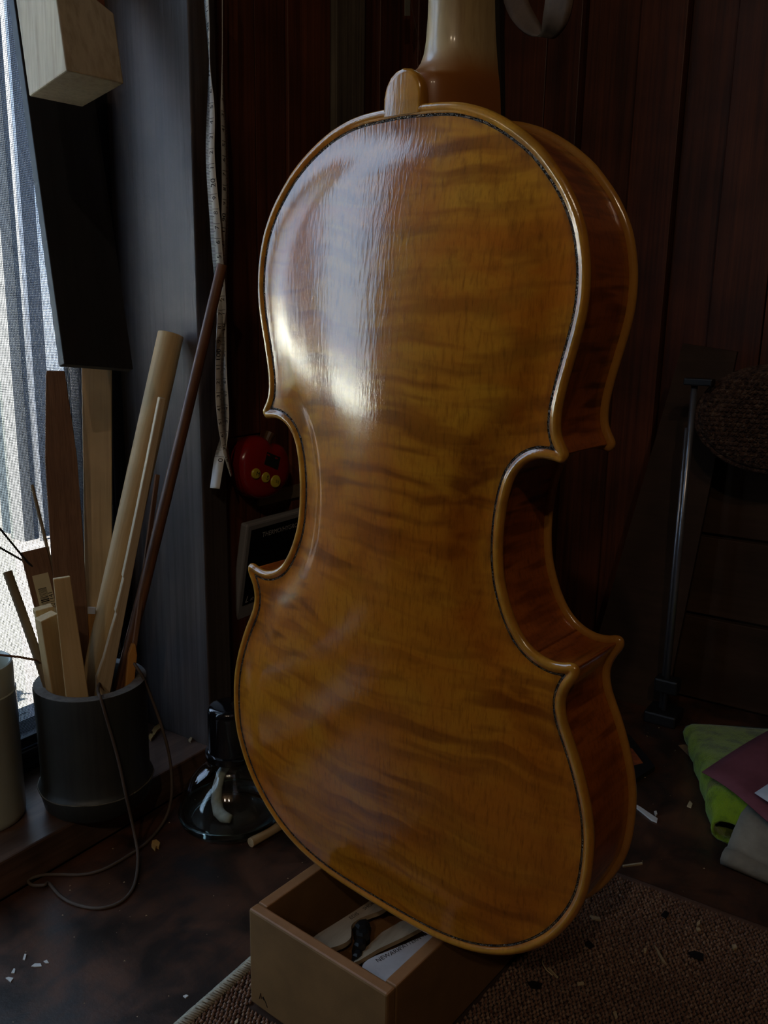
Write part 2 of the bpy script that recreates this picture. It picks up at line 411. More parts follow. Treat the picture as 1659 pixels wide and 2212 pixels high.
# ================================================================== VIOLA (local axes: u across, v down the body, w away from the viewer; mm -> m)
KS = 0.945
half = [(0,-198.7),(10,-198.4),(21,-197.8),(31,-196.4),(41.5,-193.3),(49.5,-189.8),(57,-185.6),(64,-180.9),(71,-175.2),(77.3,-168.5),(82.9,-161.6),(87.6,-154),(91,-146.7),(93.4,-138.5),(94.9,-130),(95.4,-121.5),(95.1,-114.5),(94.3,-108.5),(92.9,-101.5),(91.2,-94),(89.6,-87),(88.3,-80.5),(87.4,-74.5),(87.2,-69.5),(87.6,-65.6),(88.7,-62.4),(90.5,-59.3),(91.9,-56.5),(91.3,-53.9),(89.2,-52.2),(86.3,-52.6),(81,-52.9),(76.5,-51.8),(72.5,-49.4),(69.3,-46),(67,-41.8),(65.3,-36),(64.2,-30),(63.5,-23),(63.3,-17),(63.5,-9),(64.4,-1),(65.7,5),(67.5,10.5),(70,16.5),(73,22),(76.7,27),(81.3,30.9),(86.6,33.4),(92.2,34.4),(97.2,33.8),(100.3,32.8),(102.9,32.7),(104.8,34.1),(105.3,36.6),(104.4,39.4),(102.6,42.5),(100.9,46.2),(99.95,50.5),(100.2,55),(101.5,59.8),(104,65.3),(106.6,70.5),(109.3,76.4),(111.7,82.3),(113.8,88),(115.7,94),(117.5,101),(118.9,109.5),(119.4,118.5),(119.1,130),(117.6,140.6),(114.5,150.4),(110,160),(104,169.6),(96.6,178.3),(88.2,186),(79,192.4),(68,197.9),(56.8,201.7),(44.5,204.3),(31,205.8),(15,206.4),(0,206.5)]
half = [(a * KS, b_ * KS) for a, b_ in half]
ctrl = half + [(-a, b_) for a, b_ in half[-2:0:-1]]

def catmull(P, n=8):
    P = np.array(P); out = []
    for i in range(len(P)):
        p0, p1, p2, p3 = P[i - 1], P[i], P[(i + 1) % len(P)], P[(i + 2) % len(P)]
        for t in np.arange(n) / n:
            out.append(0.5 * ((2 * p1) + (-p0 + p2) * t + (2 * p0 - 5 * p1 + 4 * p2 - p3) * t * t + (-p0 + 3 * p1 - 3 * p2 + p3) * t ** 3))
    return np.array(out)
def resample(P, step):
    Q = np.vstack([P, P[:1]]); d = np.r_[0, np.cumsum(np.hypot(*np.diff(Q, axis=0).T))]
    n = int(round(d[-1] / step)); t = np.arange(n) * d[-1] / n
    return np.c_[np.interp(t, d, Q[:, 0]), np.interp(t, d, Q[:, 1])]
dense = catmull(ctrl, 10)
OUT = resample(dense, 0.9)
def edge_dist(P):
    A = OUT; B = np.roll(OUT, -1, axis=0); AB = B - A; L2 = (AB ** 2).sum(1)
    out = np.empty(len(P))
    for s_ in range(0, len(P), 2000):
        Q = P[s_:s_ + 2000]
        t = np.clip(((Q[:, None] - A[None]) * AB[None]).sum(2) / L2, 0, 1)
        C_ = A[None] + AB[None] * t[..., None]
        out[s_:s_ + 2000] = np.sqrt(((Q[:, None] - C_) ** 2).sum(2).min(1))
    return out
def inside(P):
    x_, y_ = P[:, 0], P[:, 1]; r = np.zeros(len(P), bool)
    A = OUT; B = np.roll(OUT, -1, axis=0)
    for (x0, y0), (x1, y1) in zip(A, B):
        c_ = (y0 > y_) != (y1 > y_)
        if y1 != y0: r ^= c_ & (x_ < (x1 - x0) * (y_ - y0) / (y1 - y0) + x0)
    return r
def normals_in(P):
    t = np.roll(P, -1, axis=0) - np.roll(P, 1, axis=0); t /= np.hypot(*t.T)[:, None]
    n = np.c_[-t[:, 1], t[:, 0]]
    c_ = P + n * 0.3
    if inside(c_).mean() < 0.5: n = -n
    return n
NRM = normals_in(OUT)
pts2 = [OUT]
for r in (0.2, 0.5, 0.95, 1.5, 2.1, 2.8, 3.6, 4.3, 4.8, 5.3, 6.0, 7.0, 8.4, 10.2, 12.4):
    q = OUT + NRM * r
    if r > 6: q = q[::2]
    q = q[edge_dist(q) > r - 0.03]
    q = q[inside(q)]
    pts2.append(q)
gx, gy = np.meshgrid(np.arange(-114, 114.1, 2.6), np.arange(-190, 197, 2.6))
gx = gx + (np.arange(gx.shape[0]) % 2)[:, None] * 1.3
g = np.c_[gx.ravel(), gy.ravel()]; g = g[inside(g)]; g = g[edge_dist(g) > 14.3]
pts2.append(g)
P2 = np.vstack(pts2); nO = len(OUT)
res = geometry.delaunay_2d_cdt([Vector(p) for p in P2], [(i, (i + 1) % nO) for i in range(nO)], [], 0, 1e-5)
PV = np.array([tuple(p) for p in res[0]]); PFc = np.array(res[2])
cen = PV[PFc].mean(1)
PFc = PFc[inside(cen)]
PD = edge_dist(PV); PD[PD < 1e-3] = 0
sstep = lambda t: np.clip(t, 0, 1) ** 2 * (3 - 2 * np.clip(t, 0, 1))
hwc = np.array([(-198.7,0.1),(-196,28),(-190,49),(-183,61),(-170,76),(-150,90),(-122,95),(-95,91.5),(-70,83),(-45,71),(-17,64),(10,69),(40,86),(65,101),(90,112.5),(118,119.4),(140,117.5),(160,110),(178,96.5),(192,79),(200,62),(204.5,44),(206.5,0.1)]) * KS
def arch(P, d, H):
    hw = np.interp(P[:, 1], hwc[:, 0], hwc[:, 1])
    ker = np.exp(-np.linspace(-2, 2, 41) ** 2); ker /= ker.sum()
    vv_ = np.linspace(-200, 200, 801); hs = np.convolve(np.interp(vv_, hwc[:, 0], hwc[:, 1]), ker, 'same')
    hw = np.where(np.abs(P[:, 1]) < 170, np.interp(P[:, 1], vv_, hs), hw)
    xx = np.clip(np.abs(P[:, 0]) / np.maximum(hw, 1), 0, 1)
    Cc = (1 - xx ** 2) ** 1.2
    t = np.clip(np.abs(P[:, 1] - 4) / 192, 0, 1)
    Lv = (1 - t ** 2.3)
    return H * Lv * Cc * sstep((d - 4.4) / 20)
def edge_prof(d):
    bead = 2.1 * np.sqrt(np.clip(1 - (1 - np.clip(d / 2.3, 0, 1)) ** 2, 0, 1))
    return bead - 1.15 * sstep((d - 2.3) / 2.6)
def under_prof(d):
    return 1.9 * np.sqrt(np.clip(1 - (1 - np.clip(d / 2.3, 0, 1)) ** 2, 0, 1))
BH = edge_prof(PD) + arch(PV, PD, 13.5)

W = np.array([[0.99356, -0.01821, 0.11183], [-0.11173, 0.00635, 0.99372], [-0.01881, -0.99981, 0.00427]])
VO = np.array([0.2614, 0.32375, 0.26832])
viola = bpy.data.objects.new('viola', None); COL.objects.link(viola)
viola.matrix_world = Matrix([list(W[i]) + [VO[i]] for i in range(3)] + [[0, 0, 0, 1]])
tag(viola, 'varnished viola hanging upright with its flamed maple back towards the viewer', 'viola')
DB = 41.15                                    # back edge to belly edge

# --- varnished maple
def varnish(name, light, mid, dark, edgec, flame=1.0, rough=0.34, use_d=True, arc=False, axis='v'):
    m, nt, b = newmat(name)
    tc = N(nt, 'ShaderNodeTexCoord'); P = tc.outputs['Object']
    def mp(sx, sy, sz, rot=0.0):
        n = N(nt, 'ShaderNodeMapping'); n.inputs['Scale'].default_value = (sx, sy, sz); n.inputs['Rotation'].default_value = (0, 0, rot)
        nt.links.new(P, n.inputs[0]); return n.outputs[0]
    if arc:
        at = N(nt, 'ShaderNodeAttribute'); at.attribute_name = 'arc'
        cb = N(nt, 'ShaderNodeCombineXYZ'); sp = N(nt, 'ShaderNodeSeparateXYZ'); nt.links.new(P, sp.inputs[0])
        ml = N(nt, 'ShaderNodeMath', operation='MULTIPLY'); nt.links.new(sp.outputs[2], ml.inputs[0]); ml.inputs[1].default_value = 0.12
        nt.links.new(at.outputs['Fac'], cb.inputs[1]); nt.links.new(ml.outputs[0], cb.inputs[0])
        fl1 = noise(nt, cb.outputs[0], 190, 2, 0.5, 0.2); fl2 = noise(nt, cb.outputs[0], 70, 3, 0.5, 0.3)
    else:
        # flame: irregular bands lying across the plate, a few broken and slanted
        wv = noise(nt, mp(1, 0.6, 1), 16, 2, 0.5)
        fv = mp(0.10, 1, 1, 0.055)
        ad = N(nt, 'ShaderNodeVectorMath', operation='ADD'); cb = N(nt, 'ShaderNodeCombineXYZ')
        ml = N(nt, 'ShaderNodeMath', operation='MULTIPLY'); nt.links.new(wv, ml.inputs[0]); ml.inputs[1].default_value = 0.022
        nt.links.new(ml.outputs[0], cb.inputs[1]); nt.links.new(fv, ad.inputs[0]); nt.links.new(cb.outputs[0], ad.inputs[1])
        fl1 = noise(nt, ad.outputs[0], 150, 1.5, 0.5, 0.25); fl2 = noise(nt, ad.outputs[0], 60, 2, 0.5, 0.4)
    blot = noise(nt, mp(1, 1, 1), 20, 5, 0.6, 0.5)
    patch = noise(nt, mp(1, 1, 1), 55, 5, 0.65, 0.6)
    fib = noise(nt, mp(1, 0.10, 1), 1500, 2, 0.6)
    fibm = noise(nt, mp(1, 0.16, 1), 620, 3, 0.6)
    c = mix(nt, ramp(nt, blot, [(0.36, 0), (0.64, 1)]), light, mid)
    if use_d:                                 # the varnish is redder and less worn below the waist
        sv = N(nt, 'ShaderNodeSeparateXYZ'); nt.links.new(P, sv.inputs[0])
        vr = N(nt, 'ShaderNodeMapRange'); vr.interpolation_type = 'SMOOTHSTEP'; nt.links.new(sv.outputs[1], vr.inputs[0])
        vr.inputs[1].default_value = -0.11; vr.inputs[2].default_value = 0.06; vr.inputs[3].default_value = 0.0; vr.inputs[4].default_value = 0.55
        c = mix(nt, vr.outputs[0], c, mid)
    f1 = ramp(nt, fl1, [(0.46, 0), (0.62, 0.75 * flame)])
    f2 = ramp(nt, fl2, [(0.48, 0), (0.66, 0.6 * flame)])
    msk = ramp(nt, noise(nt, mp(1, 1, 1), 13, 3, 0.5), [(0.34, 0.25), (0.6, 1)])
    ff = N(nt, 'ShaderNodeMath', operation='MULTIPLY'); nt.links.new(f1, ff.inputs[0]); nt.links.new(msk, ff.inputs[1])
    c = mix(nt, ff.outputs[0], c, dark)
    c = mix(nt, f2, c, mid)
    c = mix(nt, ramp(nt, patch, [(0.56, 0), (0.74, 0.38)]), c, dark)
    c = mix(nt, ramp(nt, fibm, [(0.50, 0), (0.74, 0.40)]), c, [x_ * 0.5 for x_ in dark])
    c = mix(nt, ramp(nt, fib, [(0.56, 0), (0.8, 0.35)]), c, [x_ * 0.35 for x_ in dark])
    if use_d:
        at = N(nt, 'ShaderNodeAttribute'); at.attribute_name = 'dist'
        ed = N(nt, 'ShaderNodeMapRange'); nt.links.new(at.outputs['Fac'], ed.inputs[0])
        ed.inputs[1].default_value = 2.2; ed.inputs[2].default_value = 4.4; ed.inputs[3].default_value = 0.70; ed.inputs[4].default_value = 0.0
        wear = N(nt, 'ShaderNodeMath', operation='MULTIPLY'); nt.links.new(ed.outputs[0], wear.inputs[0])
        nt.links.new(ramp(nt, patch, [(0.3, 1), (0.68, 0.45)]), wear.inputs[1])
        c = mix(nt, wear.outputs[0], c, edgec)
        # patchy darkening in the channel by the purfling
        gr = N(nt, 'ShaderNodeMapRange'); nt.links.new(at.outputs['Fac'], gr.inputs[0]); gr.interpolation_type = 'SMOOTHSTEP'
        gr.inputs[1].default_value = 9.0; gr.inputs[2].default_value = 4.8; gr.inputs[3].default_value = 0; gr.inputs[4].default_value = 0.55
        g2 = N(nt, 'ShaderNodeMath', operation='LESS_THAN'); nt.links.new(at.outputs['Fac'], g2.inputs[1]); g2.inputs[0].default_value = 4.0
        g3 = N(nt, 'ShaderNodeMath', operation='MULTIPLY'); nt.links.new(gr.outputs[0], g3.inputs[0]); nt.links.new(g2.outputs[0], g3.inputs[1])
        g4 = N(nt, 'ShaderNodeMath', operation='MULTIPLY'); nt.links.new(g3.outputs[0], g4.inputs[0]); nt.links.new(ramp(nt, noise(nt, mp(1, 1, 1), 120, 3, 0.6), [(0.35, 0), (0.65, 1)]), g4.inputs[1])
        c = mix(nt, g4.outputs[0], c, [x_ * 0.5 for x_ in dark])
    nt.links.new(c, b.inputs['Base Color'])
    b.inputs['Roughness'].default_value = rough; b.inputs['IOR'].default_value = 1.5; b.inputs['Specular IOR Level'].default_value = 0.08
    b.inputs['Coat Weight'].default_value = 1.0; b.inputs['Coat Roughness'].default_value = 0.13; b.inputs['Coat IOR'].default_value = 1.62
    ht = N(nt, 'ShaderNodeMath', operation='ADD'); hb = N(nt, 'ShaderNodeMath', operation='MULTIPLY'); hb.inputs[1].default_value = 0.9
    nt.links.new(noise(nt, mp(1, 0.35, 1), 95, 2, 0.5), hb.inputs[0]); nt.links.new(hb.outputs[0], ht.inputs[0]); nt.links.new(fibm, ht.inputs[1])
    bp = bump(nt, b, ht.outputs[0], 0.32, 0.00026)
    nt.links.new(bp.outputs[0], b.inputs['Coat Normal'])
    return m
MT['back'] = varnish('varnished_maple', (0.49, 0.215, 0.014), (0.41, 0.112, 0.006), (0.15, 0.032, 0.003), (0.45, 0.225, 0.030))
MT['rib'] = varnish('varnished_rib_maple', (0.46, 0.125, 0.016), (0.32, 0.075, 0.010), (0.11, 0.022, 0.004), (0.5, 0.3, 0.1), flame=1.3, use_d=False, arc=True, rough=0.3)
MT['spruce'] = varnish('varnished_spruce', (0.42, 0.18, 0.03), (0.30, 0.11, 0.018), (0.15, 0.045, 0.01), (0.44, 0.21, 0.035), flame=0.3)
MT['necktop'] = None

def plate(name, mat, sign, w0):
    mb = MB(); s = 0.001
    top = [(p[0] * s, p[1] * s, (w0 - sign * h) * s) for p, h in zip(PV, BH)]
    un = under_prof(PD)
    bot = [(p[0] * s, p[1] * s, (w0 + sign * u_) * s) for p, u_ in zip(PV, un)]
    n = len(top)
    remap = {}
    vs_ = list(top); idx = np.arange(n) + n
    vs_ += bot
    fs = [tuple(t) for t in PFc] + [tuple(reversed([int(i) + n for i in t])) for t in PFc]
    # weld the rim: rim vertices share position, so point the underside at the top's rim vertices
    rim = PD == 0
    fs = [tuple(int(i) - n if i >= n and rim[int(i) - n] else int(i) for i in f_) for f_ in fs]
    mb.add(vs_, fs); mb.a['dist'] = np.r_[PD, PD]
    return mb.build(name, mat, viola, smooth=True, local=True)
backo = plate('back', MT['back'], 1, 0.0)
backo['label'] = 'one-piece flamed maple back with golden brown varnish'
bello = plate('belly', MT['spruce'], -1, DB)
bello['label'] = 'arched varnished spruce front'

def band(name, mat, d0, d1, sign, w0, lift, parent):
    """strip of the plate between two distances from the edge, lifted a hair: the purfling"""
    vs_, fs, ds = [], [], []
    for t in PFc:
        d = PD[t]
        if d.max() < d0 or d.min() > d1: continue
        poly = [(np.r_[PV[i], BH[i]], PD[i]) for i in t]
        for lim, keep_hi in ((d0, True), (d1, False)):
            out = []
            for j in range(len(poly)):
                (pa, da), (pb, db) = poly[j], poly[(j + 1) % len(poly)]
                ina, inb = (da >= lim) == keep_hi, (db >= lim) == keep_hi
                if ina: out.append((pa, da))
                if ina != inb:
                    k_ = (lim - da) / (db - da); out.append((pa + (pb - pa) * k_, lim))
            poly = out
            if len(poly) < 3: break
        if len(poly) < 3: continue
        n = len(vs_)
        vs_ += [(p[0] * .001, p[1] * .001, (w0 - sign * (p[2] + lift)) * .001) for p, _ in poly]; ds += [q[1] for q in poly]
        fs.append(tuple(range(n, n + len(poly))))
    mb = MB(); mb.add(vs_, fs); mb.a['dist'] = ds
    me_o = mb.build(name, mat, parent, smooth=True, local=True)
    bm = bmesh.new(); bm.from_mesh(me_o.data); bmesh.ops.remove_doubles(bm, verts=bm.verts, dist=2e-6); bm.to_mesh(me_o.data); bm.free()
    return me_o
m, nt, b = newmat('purfling_wood')
at = N(nt, 'ShaderNodeAttribute'); at.attribute_name = 'dist'
mr = N(nt, 'ShaderNodeMapRange'); nt.links.new(at.outputs['Fac'], mr.inputs[0]); mr.inputs[1].default_value = 4.3; mr.inputs[2].default_value = 5.35
c = ramp(nt, mr.outputs[0], [(0.0, (0.022, 0.013, 0.008)), (0.30, (0.022, 0.013, 0.008)), (0.38, (0.20, 0.105, 0.03)), (0.62, (0.20, 0.105, 0.03)), (0.70, (0.022, 0.013, 0.008)), (1.0, (0.022, 0.013, 0.008))])
nz = noise(nt, coords(nt, rand=False), 240, 3, 0.6)
c = mix(nt, ramp(nt, nz, [(0.42, 0), (0.6, 0.9)]), c, (0.02, 0.012, 0.008))
nt.links.new(c, b.inputs['Base Color']); b.inputs['Roughness'].default_value = 0.5; b.inputs['Specular IOR Level'].default_value = 0.3
MT['purfling'] = m
band('purfling', MT['purfling'], 4.3, 5.35, 1, 0.0, 0.05, viola)['label'] = 'black and pale inlaid purfling line'
band('purfling', MT['purfling'], 4.3, 5.35, -1, DB, 0.05, viola)

# --- ribs, six strips split at the corners
RI = OUT + NRM * 2.9
keep = (edge_dist(RI) > 2.84) & inside(RI)
RI = RI[keep]
d_ = np.r_[0, np.cumsum(np.hypot(*np.diff(RI, axis=0).T))]
def rib_sel(f_):
    idx = [i for i in range(len(RI)) if f_(RI[i])]
    # order so the run is contiguous
    brk = [k_ for k_ in range(1, len(idx)) if idx[k_] - idx[k_ - 1] > 5]
    if brk: idx = idx[brk[0]:] + idx[:brk[0]]
    return idx
vU, vL = -54.6 * KS, 35.0 * KS
for sd in (1, -1):
    for lo, hi in ((-300, vU), (vU, vL), (vL, 300)):
        idx = rib_sel(lambda p: p[0] * sd >= -0.4 and lo <= p[1] <= hi)
        if not idx: continue
        idx = [(idx[0] - 1) % len(RI)] + idx + [(idx[-1] + 1) % len(RI)]
        arc_, acc = [], 0
        for j, i in enumerate(idx):
            if j: acc += math.hypot(*(RI[i] - RI[idx[j - 1]]))
            arc_.append(acc * .001)
        ws = (1.2, 8, 15, 22, 29, 36, DB - 1.2)
        rings = [[(RI[i][0] * .001, RI[i][1] * .001, w_ * .001) for i in idx] for w_ in ws]
        mb = MB().rings(rings, closed=False, cap=False); mb.a['arc'] = arc_ * len(ws)
        mb.build('rib', MT['rib'], viola, smooth=True, local=True)

# --- button, neck, fingerboard, head
btn = [(-10.7, -184), (-10.6, -191), (-9.6, -195.4), (-7.2, -199), (-4.1, -201.1), (-0.6, -201.9), (3.2, -201.2), (6.6, -199.0), (9.0, -195.4), (9.9, -191), (9.9, -184)]
btn = [(0.5 * (a - 0.4), b_) if False else (a, b_) for a, b_ in btn]
bp_ = [Vector((a * .001, b_ * .001, 0)) for a, b_ in btn]
ctr = Vector((-0.0003, -0.190, 0))
rings = []
for scl, w_ in ((0.80, -2.1), (0.90, -2.0), (0.965, -1.5), (1.0, -0.6), (1.0, 1.6), (0.98, 2.6)):
    rings.append([Vector((ctr[0] + (p[0] - ctr[0]) * scl, (ctr[1] + (p[1] - ctr[1]) * scl) if p[1] < -0.1845 else p[1], w_ * .001)) for p in bp_])
smooth_by_angle(MB().rings(rings).build('button', MT['back'], viola, local=True), 60)['label'] = 'rounded tongue of the back under the heel'

m = wood('oiled_neck_maple', (0.44, 0.33, 0.17), (0.36, 0.24, 0.10), (0.24, 0.14, 0.06), axis=1, fine=420, stretch=0.10, rough=0.42, spec=0.5, bumps=0.1, vary=0.18)
nt = m.node_tree; b = nt.nodes['Principled BSDF']
src = b.inputs['Base Color'].links[0].from_socket
tc = N(nt, 'ShaderNodeTexCoord'); sp = N(nt, 'ShaderNodeSeparateXYZ'); nt.links.new(tc.outputs['Object'], sp.inputs[0])
mr = N(nt, 'ShaderNodeMapRange'); mr.interpolation_type = 'SMOOTHSTEP'; nt.links.new(sp.outputs[1], mr.inputs[0])
mr.inputs[1].default_value = -0.217; mr.inputs[2].default_value = -0.202; mr.inputs[3].default_value = 0; mr.inputs[4].default_value = 1
nt.links.new(mix(nt, mr.outputs[0], src, (0.30, 0.105, 0.020)), b.inputs['Base Color'])       # varnish starts at the heel
b.inputs['Coat Weight'].default_value = 0.4; b.inputs['Coat Roughness'].default_value = 0.12
MT['neck'] = m
prof = [(-183, 2.4, 18.6, 3.6), (-190, 2.4, 18.4, 3.6), (-196, 2.5, 18.0, 3.4), (-199.5, 3.0, 17.7, 3.2), (-201.2, 5.0, 17.5, 3.0), (-202.6, 8.5, 17.3, 2.8), (-204.3, 12.2, 17.0, 2.6),
        (-206.6, 15.4, 16.6, 2.4), (-209.6, 17.7, 16.2, 2.25), (-213.5, 19.2, 15.7, 2.15), (-219, 20.0, 15.1, 2.1), (-228, 20.1, 14.3, 2.1), (-245, 19.6, 13.4, 2.1), (-275, 18.6, 12.6, 2.1), (-310, 17.6, 12.0, 2.1), (-330, 17.2, 11.6, 2.1)]
rings = []
for v_, wb_, hw, ex in prof:
    wg = 44.0 - 0.06 * (-187 - v_); r_ = []
    for k_ in range(33):
        a = math.pi * k_ / 32; ca, sa = math.cos(a), math.sin(a)
        r_.append(Vector((hw * math.copysign(abs(ca) ** (2 / ex), ca), v_, wg - (wg - wb_) * abs(sa) ** (2 / ex))) * .001)
    rings.append(r_)
smooth_by_angle(MB().rings(rings).build('neck', MT['neck'], viola, local=True), 50)['label'] = 'pale bare maple neck darkening to varnish at the heel'
MT['ebony'] = wood('ebony', (0.012, 0.010, 0.009), (0.008, 0.007, 0.007), (0.004, 0.004, 0.004), fine=700, rough=0.35, spec=0.4, bumps=0.15)
rings = []
for v_, hw in ((-330, 12.3), (-260, 14.6), (-200, 18.0), (-120, 20.5), (-20, 23.0)):
    w0_ = 44.2 - 0.06 * (-187 - v_); r_ = [Vector((hw, v_, w0_)) * .001, Vector((hw, v_, w0_ + 3.5)) * .001]
    for k_ in range(1, 8): a = math.pi * k_ / 8; r_.append(Vector((hw * math.cos(a), v_, w0_ + 3.5 + 4.5 * math.sin(a))) * .001)
    r_ += [Vector((-hw, v_, w0_ + 3.5)) * .001, Vector((-hw, v_, w0_)) * .001]
    rings.append(r_)
MB().rings(rings).build('fingerboard', MT['ebony'], viola, local=True)
# pegbox and scroll (above the frame)
rings = []
for v_, wc, hw, hh in ((-329, 27, 11.6, 9), (-345, 25, 11.4, 10), (-370, 20, 10.2, 9), (-392, 14, 8.5, 7), (-402, 10, 7.5, 6)):
    rings.append([Vector((sx * hw, v_, wc + sy * hh)) * .001 for sx, sy in ((-1, -1), (1, -1), (1, 1), (-1, 1))])
MB().rings(rings).build('pegbox', MT['back'], viola, bevel=0.0015, local=True)
mb = MB(); path = []
for k_ in range(40):
    a = k_ / 39 * 4.2 * math.pi; r_ = 12.5 * (1 - k_ / 39 * 0.78)
    path.append(((0, -412 - r_ * math.cos(a + 0.4), 15 + r_ * math.sin(a + 0.4)), r_))
mb.rings([[Vector((hx, p[1], p[2] + dz)) * .001 for hx, dz in ((-9 - 4 * k_ / 39, -1.8), (9 + 4 * k_ / 39, -1.8), (9 + 4 * k_ / 39, 1.8), (-9 - 4 * k_ / 39, 1.8))] for k_, (p, r_) in enumerate(path)])
mb.build('scroll', MT['back'], viola, local=True)
for k_, v_ in enumerate((-342, -354, -368, -381)):
    sd = 1 if k_ % 2 else -1; wc = 24 - k_ * 3
    MB().tube([Vector((-sd * 12, v_, wc)) * .001, Vector((sd * 16, v_, wc)) * .001, Vector((sd * 20, v_, wc)) * .001, Vector((sd * 24, v_, wc)) * .001, Vector((sd * 36, v_, wc)) * .001], [.0032, .0038, .006, .0035, .0085], 12).build('peg', MT['ebony'], viola, smooth=True, local=True)
hk = viola.matrix_world @ Vector((0, -0.412, 0.015))
MT['cord'] = plain('dark_cord', (0.11, 0.085, 0.07), 0.7, 0.3, bumps=0.5, bscale=2500)
tag(MB().tube([hk + Vector((0, 0, -0.006)), hk + Vector((0.001, 0, 0.05)), (hk[0], hk[1], ZT + 0.002)], 0.0014, 8).build('suspension_rope', MT['cord'], smooth=True), 'thin dark cord the viola hangs from', 'cord')

# ================================================================== BOX OF TEMPLATES UNDER THE VIOLA
MT['mdf'] = plain('brown_fibreboard', (0.19, 0.100, 0.036), 0.55, 0.35, var=0.14, scale=45, bumps=0.2, bscale=1500)
MT['mdf_edge'] = plain('fibreboard_edge', (0.26, 0.115, 0.042), 0.5, 0.4, var=0.12, scale=90)
BOX0 = Vector((0.1954, 0.2932, 0.0062)); BA = math.radians(-5.0)
ex, ey = Vector((math.cos(BA), math.sin(BA), 0)), Vector((-math.sin(BA), math.cos(BA), 0))
bx = thing('open_box', 'small open-topped brown fibreboard box under the viola', 'box', BOX0)
bx.rotation_euler = (0, 0, BA)
BW, BL, BHt, BT = 0.0938, 0.150, 0.0580, 0.0068
MB().box(0, BW, 0, BT, 0, BHt).build('front_panel', MT['mdf'], bx, bevel=0.0012, local=True)
MB().box(0, BW, BL - BT, BL, 0, BHt).build('back_panel', MT['mdf'], bx, bevel=0.001, local=True)
MB().box(0, BT, BT, BL - BT, 0, BHt).build('side_panel', MT['mdf'], bx, bevel=0.0008, local=True)
MB().box(BW - BT, BW, BT, BL - BT, 0, BHt).build('side_panel', MT['mdf'], bx, bevel=0.0008, local=True)
MB().box(BT, BW - BT, BT, BL - BT, 0, 0.006).build('bottom', MT['mdf'], bx, local=True)
for c0_ in bx.children:                       # cut edges of the board show along the rim
    if 'panel' in c0_.name:
        c0_.data.materials.append(MT['mdf_edge'])
        for p_ in c0_.data.polygons:
            if p_.normal[2] > 0.9: p_.material_index = 1
MT['ink'] = plain('black_ink', (0.012, 0.011, 0.011), 0.6, 0.2)
mk = MB()
for pth in (((0.0125, 0.0165), (0.0145, 0.0235), (0.0152, 0.0180), (0.0175, 0.0215), (0.0205, 0.0175), (0.0225, 0.0135)), ((0.0165, 0.0205), (0.0185, 0.0185))):
    mk.tube([(0.0102 + (a - 0.0175) * 0.62, -0.0001, 0.0068 + (b_ - 0.018) * 0.62) for a, b_ in pth], 0.0002, 5)
mk.build('pencil_mark', MT['ink'], bx, local=True)

def lie(pxs, z): return [onz(a, b_, z) for a, b_ in pxs]
MT['template'] = wood('thin_maple_template', (0.42, 0.33, 0.23), (0.34, 0.25, 0.16), (0.25, 0.18, 0.11), axis=1, fine=300, stretch=0.1, rough=0.55, bumps=0.1, vary=0.25)
MT['template_w'] = plain('greyish_white_template', (0.46, 0.42, 0.41), 0.5, 0.4, var=0.15, scale=40)
MT['blackplastic'] = plain('black_plastic', (0.012, 0.012, 0.013), 0.4, 0.5)
def curve2(P, n=6):
    P = [Vector(p) for p in P]; out = []
    for i in range(len(P)):
        p0, p1, p2, p3 = P[i - 1], P[i], P[(i + 1) % len(P)], P[(i + 2) % len(P)]
        for k_ in range(n):
            t = k_ / n
            out.append(0.5 * ((2 * p1) + (p2 - p0) * t + (2 * p0 - 5 * p1 + 4 * p2 - p3) * t * t + (3 * p1 - p0 - 3 * p2 + p3) * t ** 3))
    return out
def sheet(name, poly, thick, mat, label, cat, group=None, smooth=0):
    P = curve2(poly, smooth) if smooth else [Vector(p) for p in poly]
    c_ = sum(P, Vector()) / len(P)
    t = thing(name, label, cat, (c_[0], c_[1], min(p[2] for p in P) - thick), group)
    MB().prism(P, (0, 0, -thick)).build('board', mat, t)
    return t
TZ = 0.044
# upper template with rounded end and lettering
poly = [(0.2551, 0.3184), (0.2620, 0.3330), (0.2700, 0.3500), (0.2770, 0.3640), (0.2805, 0.3640), (0.2800, 0.3480), (0.2778, 0.3370), (0.2745, 0.3290), (0.2736, 0.3225), (0.2760, 0.3160), (0.2768, 0.3100), (0.2720, 0.3072), (0.2660, 0.3066), (0.2600, 0.3075), (0.2562, 0.3110)]
t1 = sheet('neck_template', [(a, b_, TZ) for a, b_ in poly], 0.003, MT['template_w'], 'pale lettered template with rounded end at the right of the box', 'template', 'templates in the box', 3)
mb = MB(); d1 = (onz(865, 2048, TZ) - onz(815, 2074, TZ)).normalized(); n1_ = Vector((-d1[1], d1[0], 0))
put_text(mb, 'NEWARK', 0.0038, onz(840, 2063, TZ) + Vector((0, 0, .0002)), d1, n1_); put_text(mb, 'PATTERN', 0.0034, onz(886, 2038, TZ) + Vector((0, 0, .0002)), d1, n1_); put_text(mb, 'TEMP', 0.0034, onz(922, 2017, TZ) + Vector((0, 0, .0002)), d1, n1_)
mb.build('lettering', MT['ink'], t1)
poly = [(0.2190, 0.3150), (0.2187, 0.3215), (0.2205, 0.3300), (0.2235, 0.3440), (0.2262, 0.3580), (0.2290, 0.3720), (0.2370, 0.3720), (0.2372, 0.3600), (0.2335, 0.3520), (0.2305, 0.3450), (0.2300, 0.3390), (0.2330, 0.3345), (0.2355, 0.3300), (0.2345, 0.3235), (0.2290, 0.3155), (0.2225, 0.3120)]
t2 = sheet('neck_template', [(a, b_, TZ - 0.004) for a, b_ in poly], 0.003, MT['template'], 'tan lettered template with rounded end at the left of the box', 'template', 'templates in the box', 3)
